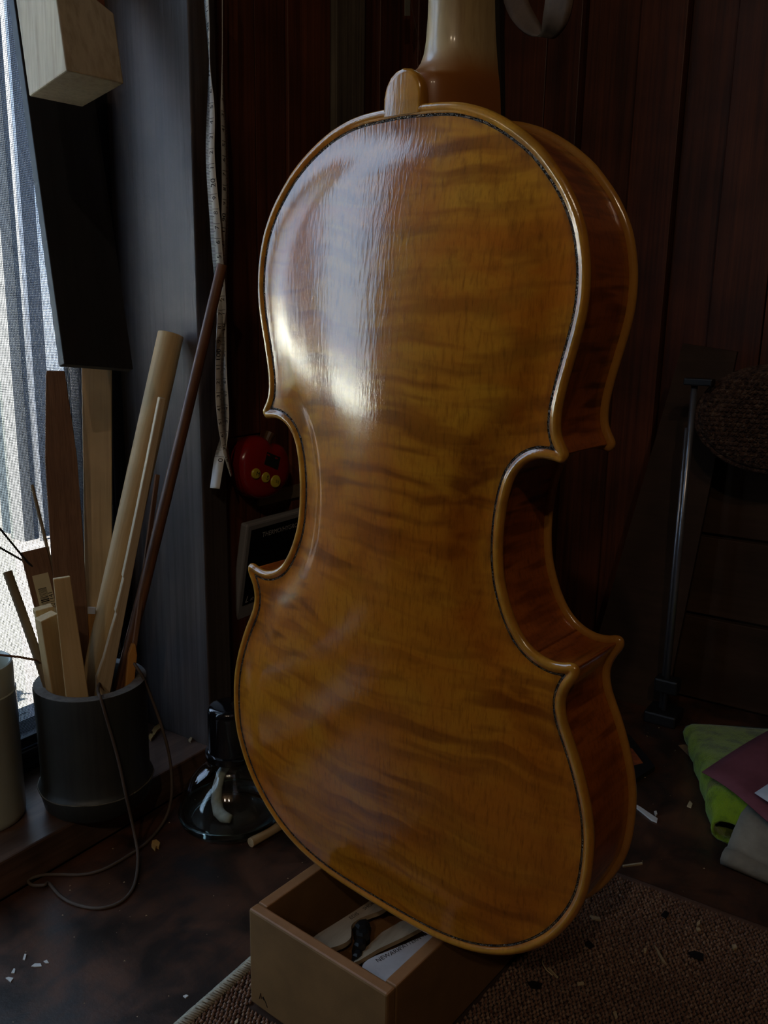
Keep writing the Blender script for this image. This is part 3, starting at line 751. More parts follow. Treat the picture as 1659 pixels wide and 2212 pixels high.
mb = MB(); d1 = (onz(803, 1953, TZ - .004) - onz(755, 1984, TZ - .004)).normalized(); n1_ = Vector((-d1[1], d1[0], 0))
put_text(mb, 'EDIS', 0.0034, onz(765, 1979, TZ - .004) + Vector((0, 0, .0002)), d1, n1_); put_text(mb, 'SHORT', 0.0032, onz(799, 1956, TZ - .004) + Vector((0, 0, .0002)), d1, n1_)
mb.build('lettering', MT['ink'], t2)
MT['ply'] = plain('brown_ply', (0.26, 0.13, 0.05), 0.5, 0.4)
sheet('backing_template', [(0.2150, 0.3085, 0.026), (0.2300, 0.3700, 0.026), (0.2480, 0.3690, 0.026), (0.2500, 0.3330, 0.026), (0.2440, 0.3120, 0.026)], 0.003, MT['ply'], 'brown plywood template lying lowest in the box', 'template', None, 2)
sheet('pale_template', [(0.2420, 0.3230, 0.032), (0.2500, 0.3360, 0.036), (0.2620, 0.3650, 0.037), (0.2530, 0.3700, 0.036), (0.2430, 0.3500, 0.034)], 0.0026, MT['template'], 'narrow buff template wedged mid box under the lettered one', 'template', None, 2)
tk = thing('plastic_cutter', 'crumpled black plastic piece between the two lettered templates', 'plastic piece', (0.236, 0.335, 0.030))
mb = MB()
for (a, b_, c_, r_) in ((0.2335, 0.3440, 0.0385, 0.0046), (0.2365, 0.3400, 0.0375, 0.0044), (0.2385, 0.3345, 0.0355, 0.0040), (0.2410, 0.3290, 0.0335, 0.0032)):
    mb.rings([[Vector((a + r_ * s_ * math.cos(k_ * math.pi / 3 + a * 900), b_ + 1.3 * r_ * s_ * math.sin(k_ * math.pi / 3 + a * 900), c_ + dz)) for k_ in range(6)] for s_, dz in ((0.9, -0.009), (1.0, -0.003), (0.8, 0.0005), (0.45, 0.0012))])
mb.build('body', MT['blackplastic'], tk)

# ================================================================== WOVEN MAT
MX0, MX1, MY0, MY1, MZ = 0.1712, 0.62, -0.20, 0.520, 0.0046
mat_t = thing('bench_mat', 'brown woven carpet mat on the bench under the box', 'mat', (0.4, 0.2, 0))
MT['matbase'] = plain('mat_backing', (0.05, 0.03, 0.022), 0.9, 0.1)
MB().box(MX0, MX1, MY0, MY1, 0.0, MZ - 0.0016).build('backing', MT['matbase'], mat_t)
m, nt, b = newmat('mat_yarn')
v = coords(nt, rand=False)
c = ramp(nt, noise(nt, v, 420, 2, 0.6), [(0.30, (0.085, 0.036, 0.023)), (0.45, (0.175, 0.088, 0.056)), (0.58, (0.27, 0.165, 0.110)), (0.72, (0.38, 0.27, 0.19))])
c = mix(nt, ramp(nt, noise(nt, v, 30, 3, 0.5), [(0.4, 0), (0.65, 0.5)]), c, (0.12, 0.06, 0.045))
nt.links.new(c, b.inputs['Base Color']); b.inputs['Roughness'].default_value = 0.95; b.inputs['Specular IOR Level'].default_value = 0.1; b.inputs['Sheen Weight'].default_value = 0.2
MT['yarn'] = m
mb = MB(); P_ = 0.0027
R2 = random.Random(3)
oct_f = [(0, 1, 4), (1, 2, 4), (2, 3, 4), (3, 0, 4), (1, 0, 5), (2, 1, 5), (3, 2, 5), (0, 3, 5)]
yy = 0.06; row = 0
while yy < MY1 - 0.002:
    xx = MX0 + 0.004 + (P_ / 2 if row % 2 else 0)
    while xx < 0.47:
        q = Vector((xx, yy, 0)) - BOX0; lx, ly = q.dot(ex), q.dot(ey)
        if not (-0.001 < lx < BW + 0.001 and -0.001 < ly < BL + 0.001) and not (yy < 0.22 and xx < 0.2):
            jx, jy, h_ = xx + R2.uniform(-.0004, .0004), yy + R2.uniform(-.0004, .0004), R2.uniform(0.0009, 0.0016)
            a = R2.uniform(0.5, 1.1) * (1 if row % 2 else -1); ca, sa = math.cos(a), math.sin(a); l_, s_ = 0.0017, 0.0011
            n0 = len(mb.v)
            mb.v += [(jx + ca * l_, jy + sa * l_, MZ - 0.0008), (jx - sa * s_, jy + ca * s_, MZ - 0.0006), (jx - ca * l_, jy - sa * l_, MZ - 0.0008), (jx + sa * s_, jy - ca * s_, MZ - 0.0006), (jx, jy, MZ + h_), (jx, jy, MZ - 0.002)]
            mb.f += [tuple(i + n0 for i in t) for t in oct_f]
        xx += P_
    yy += P_ * 0.82; row += 1
tf = mb.build('loop_pile', MT['yarn'], mat_t, smooth=True); tf['kind'] = 'stuff'
MT['binding'] = plain('pale_binding_yarn', (0.36, 0.32, 0.24), 0.9, 0.1, var=0.3, scale=300)
mb = MB(); y = 0.10
while y < MY1:
    j = R2.uniform(-.0006, .0006)
    mb.tube([(MX0 + 0.0075, y + 0.003, MZ + 0.0004), (MX0 + 0.003, y + 0.0012 + j, MZ + 0.0016), (MX0 - 0.0012, y + j, MZ * 0.55), (MX0 - 0.0022 - R2.random() * .001, y - .001 + j, 0.0007)], [0.0006, 0.0008, 0.0007, 0.0003], 5)
    y += 0.0016
bo = mb.build('edge_binding', MT['binding'], mat_t, smooth=True); bo['kind'] = 'stuff'
mb = MB().tube([(MX0, MY1 - 0.0008, 0.0028), (0.30, MY1 - 0.001, 0.003), (0.62, MY1 - 0.0005, 0.0028)], 0.0026, 8)
mb.build('back_hem', plain('dark_hem', (0.10, 0.06, 0.045), 0.9, 0.1, bumps=0.6, bscale=900), mat_t, smooth=True)

# ================================================================== SILL: CUPS
MT['darkbamboo'] = wood('smoked_bamboo', (0.036, 0.038, 0.032), (0.024, 0.025, 0.022), (0.014, 0.014, 0.013), fine=300, stretch=0.03, rough=0.5, spec=0.5, bumps=0.35, vary=0.3)
MT['bamboorim'] = plain('dusty_bamboo_rim', (0.16, 0.155, 0.145), 0.8, 0.2, var=0.3, scale=200)
CC = (-0.013, 0.359)
cup = thing('bamboo_cup', 'thick dark bamboo cup full of sticks on the sill', 'cup', (CC[0], CC[1], 0.0252))
z0 = 0.0252
MB().lathe([(0.0, z0), (0.0345, z0), (0.0366, z0 + 0.0025), (0.0384, z0 + 0.011), (0.0397, z0 + 0.0145), (0.0399, z0 + 0.0162), (0.0386, z0 + 0.0178), (0.0375, z0 + 0.0200), (0.0376, 0.060), (0.0380, 0.090), (0.0383, 0.1160), (0.0381, 0.1173), (0.0306, 0.1173), (0.0303, 0.1165), (0.0303, 0.034), (0.0, 0.033)], 72, CC).build('body', MT['darkbamboo'], cup, smooth=False)
smooth_by_angle(cup.children[0], 35)
MB().rings([[(CC[0] + r * math.cos(2 * math.pi * k / 72), CC[1] + r * math.sin(2 * math.pi * k / 72), z) for k in range(72)] for r, z in ((0.0306, 0.11735), (0.0381, 0.11735), (0.0381, 0.1176), (0.0306, 0.1176), (0.0306, 0.11735))], cap=False).build('rim', MT['bamboorim'], cup)
MT['nodeline'] = plain('bamboo_node_line', (0.11, 0.10, 0.075), 0.7, 0.3, var=0.5, scale=150)
mb = MB(); rs = []
for k_ in range(121):
    a = 2 * math.pi * k_ / 120; rr_ = 0.0398 + 0.00015 * math.sin(a * 17); rs.append((CC[0] + rr_ * math.cos(a), CC[1] + rr_ * math.sin(a), z0 + 0.0161 + 0.0003 * math.sin(a * 5)))
mb.tube(rs, 0.0005, 6); mb.build('node_ring', MT['nodeline'], cup, smooth=True)

MT['celadon'] = plain('pale_glazed_ceramic', (0.42, 0.46, 0.40), 0.3, 0.5, var=0.05, scale=30, coat=0.3)
WC = (-0.0565, 0.2965)
wc = thing('ceramic_cup', 'tall pale grey-green ceramic cup at the left edge of the sill', 'cup', (WC[0], WC[1], 0.0252))
prof_ = [(0.0, 0.0252), (0.0262, 0.0252), (0.0274, 0.0266), (0.0278, 0.030), (0.0276, 0.118), (0.0279, 0.1186), (0.0279, 0.1194), (0.0272, 0.1200), (0.0272, 0.1375), (0.0266, 0.1395), (0.0256, 0.1400), (0.0244, 0.1390), (0.0238, 0.1370), (0.0236, 0.034), (0.0, 0.032)]
MB().lathe(prof_, 64, WC).build('body', MT['celadon'], wc); smooth_by_angle(wc.children[0], 45)
# ================================================================== STICKS IN THE CUP
MT['mahogany'] = wood('mahogany', (0.25, 0.135, 0.080), (0.18, 0.090, 0.052), (0.085, 0.042, 0.026), fine=900, stretch=0.06, rough=0.6, bumps=0.4, vary=0.12)
MT['pine'] = wood('pale_pine', (0.68, 0.50, 0.26), (0.60, 0.42, 0.20), (0.48, 0.31, 0.14), fine=500, stretch=0.03, rough=0.5, bumps=0.15, vary=0.12)
MT['pine_d'] = wood('old_pale_board', (0.52, 0.37, 0.20), (0.44, 0.30, 0.15), (0.25, 0.16, 0.08), fine=350, stretch=0.03, rough=0.6, bumps=0.15, vary=0.2)
MT['spr'] = wood('split_spruce', (0.64, 0.52, 0.35), (0.55, 0.43, 0.27), (0.36, 0.27, 0.16), fine=700, stretch=0.02, rough=0.65, bumps=0.35, vary=0.1)
MT['dowel'] = wood('brown_dowel', (0.20, 0.085, 0.036), (0.13, 0.052, 0.022), (0.06, 0.024, 0.012), fine=500, stretch=0.05, rough=0.38, spec=0.5, bumps=0.3, vary=0.35)
MT['twig'] = wood('grey_brown_twig', (0.26, 0.20, 0.12), (0.20, 0.15, 0.09), (0.13, 0.09, 0.05), fine=600, stretch=0.04, rough=0.6, bumps=0.3)
VIEW = lambda p: (Vector(CAM) - Vector(p)).normalized()
def stick(name, bot, top, outline, thick, mat, label, cat='stick', turn=0.0, group='sticks standing in the bamboo cup'):
    """flat stick: outline = [(s, left, right)] along its length in metres, face towards the room"""
    bot, top = Vector(bot), Vector(top); z_ = (top - bot).normalized(); Ln = (top - bot).length
    face = VIEW((bot + top) / 2); face = (face - z_ * face.dot(z_)).normalized()
    x_ = face.cross(z_) * -1
    x_ = Matrix.Rotation(turn, 3, z_) @ x_
    mb = MB(); rs = []
    for s_, l, r in outline:
        rs.append([Vector((l, -thick / 2, s_ * Ln)), Vector((r, -thick / 2, s_ * Ln)), Vector((r, thick / 2, s_ * Ln)), Vector((l, thick / 2, s_ * Ln))])
    mb.rings(rs)
    o = mb.build(name, mat, bevel=min(0.0006, thick * .2))
    frame_obj(o, bot, z_, x_)
    return tag(o, label, cat, group)
def rod(name, bot, top, r, mat, label, cat='stick', group='sticks standing in the bamboo cup', n=20, wob=0.0):
    bot, top = Vector(bot), Vector(top); Ln = (top - bot).length; mb = MB(); rs = []
    K = 14
    for i in range(K + 1):
        t = i / K; rr_ = (r[0] + (r[1] - r[0]) * t) if hasattr(r, '__len__') else r
        ox, oy = wob * math.sin(t * 5.0), wob * math.cos(t * 7.0 + 1)
        rs.append([Vector((ox + rr_ * math.cos(2 * math.pi * k_ / n), oy + rr_ * math.sin(2 * math.pi * k_ / n), t * Ln)) for k_ in range(n)])
    e_ = rs[-1]; cc_ = sum(e_, Vector()) / n
    mb.rings(rs)
    o = mb.build(name, mat, bevel=0.0004); smooth_by_angle(o, 45)
    frame_obj(o, bot, top - bot, (1, 0, 0))
    return tag(o, label, cat, group)
stick('mahogany_strip', (-0.0212, 0.3534, 0.034), (-0.0569, 0.3789, 0.3305), [(0, -0.0095, 0.0095), (0.62, -0.0112, 0.0108), (0.79, -0.0110, 0.0104), (0.875, -0.0092, 0.0088), (0.93, -0.0080, 0.0074), (0.99, -0.0066, 0.0062), (1.0, -0.0060, 0.0056)], 0.004, MT['mahogany'], 'flat brown mahogany strip with a tapered top, in the bamboo cup', turn=0.05)
stick('pale_board', (-0.0108, 0.3600, 0.034), (-0.0680, 0.4245, 0.3625), [(0, -0.0085, 0.0085), (1, -0.0108, 0.0108)], 0.004, MT['pine_d'], 'wide flat pale board behind the mahogany strip', turn=-0.1)
rod('pine_dowel', (-0.0255, 0.3447, 0.034), (-0.0162, 0.4494, 0.3562), 0.0094, MT['pine'], 'thickest round pale pine dowel in the bamboo cup', n=32)
# split strip, ragged along one side
bot, top = Vector((-0.0188, 0.3517, 0.034)), Vector((0.0298, 0.3954, 0.3165))
stick('split_strip', bot, top, [(0, -0.0030, 0.0045), (0.27, -0.0050, 0.0048), (0.30, -0.0066, 0.0048), (0.355, -0.0042, 0.0047), (0.42, -0.0030, 0.0045), (0.47, -0.0016, 0.0044), (0.475, -0.0026, 0.0044), (0.56, -0.0014, 0.0042), (0.565, -0.0022, 0.0042), (0.70, -0.0016, 0.0040), (0.86, -0.0012, 0.0038), (1.0, -0.0010, 0.0034)], 0.0052, MT['spr'], 'long pale spruce strip split ragged down one side', turn=0.28)
stick('brown_lath', (0.0105, 0.3547, 0.034), (-0.0029, 0.4192, 0.2572), [(0, -0.0016, 0.0016), (1, -0.0017, 0.0017)], 0.0022, MT['mahogany'], 'thin brown lath partly behind the dark dowel', turn=0.5)
rod('brown_dowel', (-0.0206, 0.3651, 0.034), (0.0350, 0.4520, 0.4046), (0.0045, 0.0037), MT['dowel'], 'long dark brown dowel leaning right out of the cup', n=20, wob=0.0004)
stick('pine_wedge', (-0.0016, 0.3444, 0.034), (-0.0002, 0.3322, 0.2016), [(0, -0.0085, 0.0085), (0.5, -0.0072, 0.0072), (1, -0.0053, 0.0053)], 0.003, MT['pine'], 'short pale wedge with a square top at the front of the cup', turn=0.04)
stick('pine_block', (-0.0300, 0.3500, 0.034), (-0.0120, 0.3270, 0.1741), [(0, -0.0065, 0.0065), (1, -0.0066, 0.0066)], 0.0075, MT['pine'], 'stubby square pine stick, front one of a pair, in the cup', turn=0.55)
stick('pine_block', (-0.0350, 0.3560, 0.034), (-0.0262, 0.3345, 0.1752), [(0, -0.0060, 0.0060), (1, -0.0060, 0.0060)], 0.0065, MT['pine'], 'stubby square pine stick, rear one of a pair, in the cup', turn=0.2)
rod('grey_twig', (0.0037, 0.3391, 0.034), (-0.0556, 0.3292, 0.1965), 0.0031, MT['twig'], 'short grey-brown round stick leaning left over the ceramic cup', n=16, wob=0.0003)
rod('thin_twig', (0.0017, 0.3529, 0.034), (-0.0684, 0.3619, 0.2505), 0.0013, MT['twig'], 'very thin pale twig left of the mahogany strip', n=10, wob=0.0006)
bot, top = Vector((-0.0081, 0.3525, 0.034)), Vector((-0.0573, 0.3513, 0.2068))
lab = stick('labelled_lath', bot, top, [(0, -0.0085, 0.0085), (1, -0.0088, 0.0088)], 0.003, MT['mahogany'], 'brown lath with a cream barcode sticker, left in the cup', turn=0.1)
MT['paper'] = plain('cream_sticker', (0.60, 0.52, 0.34), 0.6, 0.3, var=0.06)
LL = (top - bot).length
stk = MB().add([(-0.0052, 0.00165, LL * 0.40), (0.0055, 0.00165, LL * 0.40), (0.0055, 0.00165, LL * 0.90), (-0.0052, 0.00165, LL * 0.90), (-0.0052, 0.0015, LL * 0.40), (0.0055, 0.0015, LL * 0.40), (0.0055, 0.0015, LL * 0.90), (-0.0052, 0.0015, LL * 0.90)], [(0, 1, 2, 3), (7, 6, 5, 4), (0, 4, 5, 1), (1, 5, 6, 2), (2, 6, 7, 3), (3, 7, 4, 0)])
sides = []
for sy in (-1, 1):
    s_ = MB(); s_.v = [(p[0], p[1] * sy, p[2]) for p in stk.v]; s_.f = list(stk.f); sides.append(s_)
sgn = -1 if (lab.matrix_world.to_3x3() @ Vector((0, -1, 0))).dot(VIEW(bot)) > 0 else 1
so_ = sides[0 if sgn < 0 else 1].build('sticker', MT['paper'], lab, local=True)
mb = MB(); rb = random.Random(5); zc = LL * 0.74; yv_ = sgn * 0.0018; xs = 1 if True else -1
while zc < LL * 0.845:
    w_ = rb.choice((0.0003, 0.0005, 0.0008)); mb.add([(-0.0035, yv_, zc), (0.0020, yv_, zc), (0.0020, yv_, zc + w_), (-0.0035, yv_, zc + w_)], [(0, 1, 2, 3)]); zc += w_ + rb.choice((0.0004, 0.0006))
put_text(mb, '201141', 0.0042, (0.0038, yv_, LL * 0.79), Vector((0, 0, 1)), Vector((-1, 0, 0)) if sgn < 0 else Vector((1, 0, 0)))
mb.build('print', MT['ink'], so_, local=True)
# tag on the pale board and an orange pencil stub low in the cup
p_ = onz(196, 1312, 0.168)
MT['white'] = plain('white_paper', (0.62, 0.60, 0.60), 0.6, 0.3, var=0.04)
tgo = thing('price_tag', 'tiny white price tag on an orange strip in the cup', 'tag', (-0.0228, 0.3660, 0.034), 'sticks standing in the bamboo cup')
bt_, tp_ = Vector((-0.0150, 0.3560, 0.034)), atd(198, 1318, 0.618)
dz_ = (tp_ - bt_); xa = Vector((0.85, 0.5, 0)).normalized()
MT['orange'] = wood('orange_wood', (0.50, 0.24, 0.06), (0.42, 0.18, 0.04), fine=400, stretch=0.05, rough=0.5)
MB().prism([bt_ - xa * 0.0025, bt_ + xa * 0.0025, tp_ + xa * 0.0026, tp_ - xa * 0.0026], (-0.0007, 0.0012, 0)).build('strip', MT['orange'], tgo)
MB().prism([tp_ - xa * 0.0028 - dz_.normalized() * 0.0025 + Vector((0.0004, -0.0006, 0)), tp_ + xa * 0.0028 - dz_.normalized() * 0.0025 + Vector((0.0004, -0.0006, 0)), tp_ + xa * 0.0028 + dz_.normalized() * 0.0022 + Vector((0.0004, -0.0006, 0)), tp_ - xa * 0.0028 + dz_.normalized() * 0.0022 + Vector((0.0004, -0.0006, 0))], (-0.0006, 0.001, 0)).build('tag', MT['white'], tgo)
stick('pencil_stub', (0.0090, 0.3600, 0.034), (0.0085, 0.3805, 0.1420), [(0, -0.0028, 0.0028), (0.93, -0.0030, 0.0030), (1.0, -0.0012, 0.0012)], 0.005, MT['orange'], 'orange wooden stub at the right inside the cup', turn=0.2)
# wires and cord
MT['blackwire'] = plain('black_wire', (0.012, 0.010, 0.009), 0.5, 0.4)
tag(MB().tube([atd(-60, 1070, .57), atd(0, 1142, .585), atd(58, 1213, .60), atd(118, 1268, .618), atd(160, 1310, .63), Vector((-0.020, 0.375, 0.118)), Vector((-0.012, 0.372, 0.04))], 0.00075, 8).build('steel_wire', MT['blackwire'], smooth=True), 'upper of two crossing dark wires leaning left out of the cup', 'wire', 'wires in the cup')
tag(MB().tube([atd(-60, 1145, .575), atd(0, 1183, .59), atd(58, 1216, .606), atd(115, 1238, .62), atd(190, 1272, .635), atd(225, 1300, .64), Vector((-0.002, 0.383, 0.118)), Vector((-0.004, 0.372, 0.04))], 0.00075, 8).build('steel_wire', MT['blackwire'], smooth=True), 'lower of two crossing dark wires leaning left out of the cup', 'wire', 'wires in the cup')
tag(MB().tube([atd(-50, 1408, .555), atd(0, 1415, .565), atd(40, 1419, .575), atd(78, 1426, .585), Vector((-0.038, 0.347, 0.12)), Vector((-0.030, 0.350, 0.05))], 0.0008, 8).build('reed', MT['dowel'], smooth=True), 'thin reddish reed sticking out level to the left of the cup', 'reed')
def oncup(px, py, r):
    d = ray(px, py); ox, oy = CAM[0] - CC[0], CAM[1] - CC[1]
    A_q, B_q, C_q = d[0] ** 2 + d[1] ** 2, 2 * (ox * d[0] + oy * d[1]), ox * ox + oy * oy - r * r
    return Vector(CAM + d * ((-B_q - math.sqrt(max(0, B_q * B_q - 4 * A_q * C_q))) / (2 * A_q)))
pts = [onz(278, 1416, .130), onz(292, 1436, .128), onz(308, 1462, .1195), onz(325, 1502, .103), onz(350, 1572, .076), onz(367, 1640, .050), onz(371, 1712, .024), onz(360, 1762, .006), onz(333, 1803, .0012), onz(300, 1833, .0012), onz(232, 1874, .0012), onz(180, 1889, .0012), onz(120, 1889, .0012), onz(88, 1891, .0016), onz(62, 1901, .0012), onz(70, 1912, .0012), onz(95, 1912, .0025), onz(105, 1908, .0012), onz(130, 1935, .0012), onz(165, 1954, .0012), onz(215, 1962, .0012), onz(262, 1947, .0012), onz(290, 1912, .0012), onz(298, 1852, .0040), oncup(289, 1795, .0440), oncup(272, 1718, .0425), oncup(255, 1640, .0402), oncup(233, 1562, .0396), oncup(217, 1508, .0396), onz(212, 1496, .1192), onz(212, 1484, .1195), onz(215, 1476, .1150)]
pp = []
for i in range(len(pts) - 1):
    p0, p1, p2, p3 = pts[max(i - 1, 0)], pts[i], pts[i + 1], pts[min(i + 2, len(pts) - 1)]
    for k_ in range(5):
        t = k_ / 5; pp.append(0.5 * ((2 * p1) + (p2 - p0) * t + (2 * p0 - 5 * p1 + 4 * p2 - p3) * t * t + (3 * p1 - p0 - 3 * p2 + p3) * t ** 3))
pp.append(pts[-1])
tag(MB().tube(pp, 0.0011, 8).build('leather_cord', MT['cord'], smooth=True), 'thin brown leather cord looped from the bamboo cup onto the bench', 'cord')

# ================================================================== SPIRIT LAMP BOTTLE
BC = (0.0576, 0.4245)
lamp = thing('spirit_lamp', 'squat glass spirit lamp with a black cap on the bench', 'spirit lamp', (BC[0], BC[1], 0.0))
MT['clearglass'] = panemat('clear_glass')
outer = [(0.0, 0.0008), (0.0300, 0.0006), (0.0350, 0.0020), (0.0382, 0.0052), (0.0392, 0.0085), (0.0388, 0.0120), (0.0370, 0.0190), (0.0335, 0.0275), (0.0285, 0.0350), (0.0235, 0.0400), (0.0195, 0.0432), (0.0172, 0.0455), (0.0166, 0.0475), (0.0172, 0.0495), (0.0176, 0.0510)]
inner = [(0.0152, 0.0510), (0.0148, 0.0470), (0.0158, 0.0445), (0.0190, 0.0408), (0.0230, 0.0378), (0.0280, 0.0328), (0.0325, 0.0256), (0.0357, 0.0180), (0.0372, 0.0120), (0.0368, 0.0085), (0.0345, 0.0062), (0.0300, 0.0052), (0.0, 0.0050)]
MB().lathe(outer + inner, 64, BC).build('glass_body', MT['clearglass'], lamp, smooth=True)
MT['thickglass'] = glassmat('thick_glass', (0.86, 0.96, 0.92))
gp = [(0.0300, 0.0007), (0.0360, 0.0012), (0.0391, 0.0050), (0.0398, 0.0085), (0.0386, 0.0100), (0.0368, 0.0085), (0.0340, 0.0060), (0.0300, 0.0050), (0.0300, 0.0007)]
MB().rings([[(BC[0] + r * math.cos(2 * math.pi * k / 64), BC[1] + r * math.sin(2 * math.pi * k / 64), z) for k in range(64)] for r, z in gp], cap=False).build('base_ring', MT['thickglass'], lamp, smooth=True)
MT['cap'] = plain('glossy_black_cap', (0.006, 0.006, 0.007), 0.12, 0.5, coat=0.6, var=0.05)
MB().lathe([(0.0, 0.0512), (0.0182, 0.0512), (0.0186, 0.0530), (0.0184, 0.0565), (0.0166, 0.0570), (0.0164, 0.0590), (0.0161, 0.0850), (0.0157, 0.0890), (0.0145, 0.0912), (0.0120, 0.0924), (0.0, 0.0930)], 48, BC).build('cap', MT['cap'], lamp); smooth_by_angle([c0_ for c0_ in lamp.children if c0_.name.startswith('cap')][0], 50)
MT['wick'] = plain('white_cotton_wick', (0.62, 0.64, 0.62), 0.9, 0.1, var=0.15, scale=300, bumps=0.6, bscale=1500)
bx_, by_ = BC
MB().tube([(bx_ - .002, by_, .0505), (bx_ - .004, by_ + .001, .043), (bx_ - .009, by_ - .001, .034), (bx_ - .0105, by_ - .004, .024), (bx_ - .008, by_ - .008, .0145), (bx_ - .001, by_ - .013, .0105), (bx_ + .006, by_ - .015, .0100), (bx_ + .0125, by_ - .0145, .0105)], [.0030, .0032, .0036, .0039, .0042, .0044, .0044, .0030], 12).build('wick', MT['wick'], lamp, smooth=True)

a, b2 = Vector((0.0948, 0.4040, 0.0036)), Vector((0.1050, 0.4900, 0.0036))
o = rod('short_dowel', a, b2, 0.0035, MT['pine_d'], 'short pale dowel lying on the bench beside the glass lamp', 'dowel', None, 18)

# ================================================================== BLOCKS HANGING AT THE WINDOW
MT['ebony_blank'] = wood('black_blank_wood', (0.020, 0.020, 0.022), (0.014, 0.014, 0.016), (0.009, 0.009, 0.01), fine=500, stretch=0.03, rough=0.55, spec=0.4, bumps=0.25, vary=0.2)
eb0, eb1 = atd(133, 789, 0.542), atd(24, 0, 0.554)
axis_ = (eb1 - eb0).normalized()
o = MB().box(0, 0.0505, -0.0033, 0.0033, 0, 0.42).build('fingerboard_blank', MT['ebony_blank'], bevel=0.0005)
frame_obj(o, eb0, axis_, Vector((0.08, 0.99, 0.0)))
tag(o, 'long black wooden fingerboard blank hanging in front of the window', 'wood blank')
MT['maple_raw'] = wood('raw_maple', (0.46, 0.40, 0.31), (0.38, 0.32, 0.23), (0.22, 0.17, 0.11), fine=260, stretch=0.12, rough=0.75, bumps=0.6, vary=0.12)
zb = 0.488
nb_, lb_, rb_ = onz(143, 152, zb), onz(63, 208, zb), onz(268, 181, zb)
fb_ = lb_ + rb_ - nb_
zdir = (axis_ * 1.0)
poly_b = [nb_, rb_, fb_, lb_]
mblk = thing('maple_block', 'pale rough-sawn maple block hanging in front of the black blank', 'wood block', (nb_ + fb_) / 2)
hts = [0.056, 0.0385, 0.056, 0.07]
MB().add(poly_b + [p + zdir * h_ for p, h_ in zip(poly_b, hts)], [(3, 2, 1, 0), (4, 5, 6, 7), (0, 1, 5, 4), (1, 2, 6, 5), (2, 3, 7, 6), (3, 0, 4, 7)]).build('block', MT['maple_raw'], mblk, bevel=0.0008)
MT['redwood'] = wood('reddish_wood', (0.16, 0.06, 0.035), (0.11, 0.04, 0.025), fine=300, rough=0.6)
tp4 = [p + zdir * (h_ + 0.001) for p, h_ in zip(poly_b, hts)]
rblk = thing('brown_offcut', 'reddish brown offcut resting on the pale maple block', 'wood block', (tp4[0] + tp4[2]) / 2)
c4 = sum(tp4, Vector()) / 4
q4 = [c4 + (p - c4) * 0.86 for p in tp4]
MB().add(q4 + [p + zdir * 0.05 for p in q4], [(3, 2, 1, 0), (4, 5, 6, 7), (0, 1, 5, 4), (1, 2, 6, 5), (2, 3, 7, 6), (3, 0, 4, 7)]).build('block', MT['redwood'], rblk, bevel=0.0008)
hpos = c4 + zdir * 0.05
tag(MB().tube([eb0 + axis_ * 0.41 + Vector((0, 0.025, 0)), (eb0[0] + axis_[0] * .45, eb0[1] + .03, 0.85), (-0.06, 0.40, WZ1 + 0.002)], 0.0012, 6).build('hanging_string', MT['cord'], smooth=True), 'dark string holding the black blank from the window head', 'string')

# ================================================================== TAPE MEASURE
MT['tape'] = plain('white_tape', (0.74, 0.75, 0.72), 0.45, 0.4, var=0.10, scale=60)
tape = thing('tape_measure', 'white tape measure hanging doubled over a nail beside the window', 'tape measure', (0.012, 0.48, 0.22))
def tape_strand(name, ctl, flip, cm0, pxcm_cum):
    """ctl: (px, py, X, apparent width px); a 9 mm ribbon whose twist gives the apparent width"""
    C_ = []; K_ = [np.array(c0_, float) for c0_ in ctl]
    for i in range(len(K_) - 1):
        p0, p1, p2, p3 = K_[max(i - 1, 0)], K_[i], K_[i + 1], K_[min(i + 2, len(K_) - 1)]
        for k_ in range(8):
            t = k_ / 8; C_.append(0.5 * ((2 * p1) + (p2 - p0) * t + (2 * p0 - 5 * p1 + 4 * p2 - p3) * t * t + (3 * p1 - p0 - 3 * p2 + p3) * t ** 3))
    C_.append(K_[-1])
    ctr_, wd, nr = [], [], []
    for px, py, X, wpx in C_:
        p = onx(px, py, X); view = (p - Vector(CAM)); dep = view.length; vh = Vector((view[0], view[1], 0)).normalized(); perp = Vector((vh[1], -vh[0], 0))
        full = 0.0090 * FPX / (dep * 0.98)
        s_ = max(0.02, min(1, abs(wpx) / full)); sg = -1 if wpx < 0 else 1
        wdir = (perp * s_ + vh * math.sqrt(max(0, 1 - s_ * s_)) * flip).normalized()
        ctr_.append(p); wd.append(wdir * sg); nr.append(-vh)
    return ctr_, wd
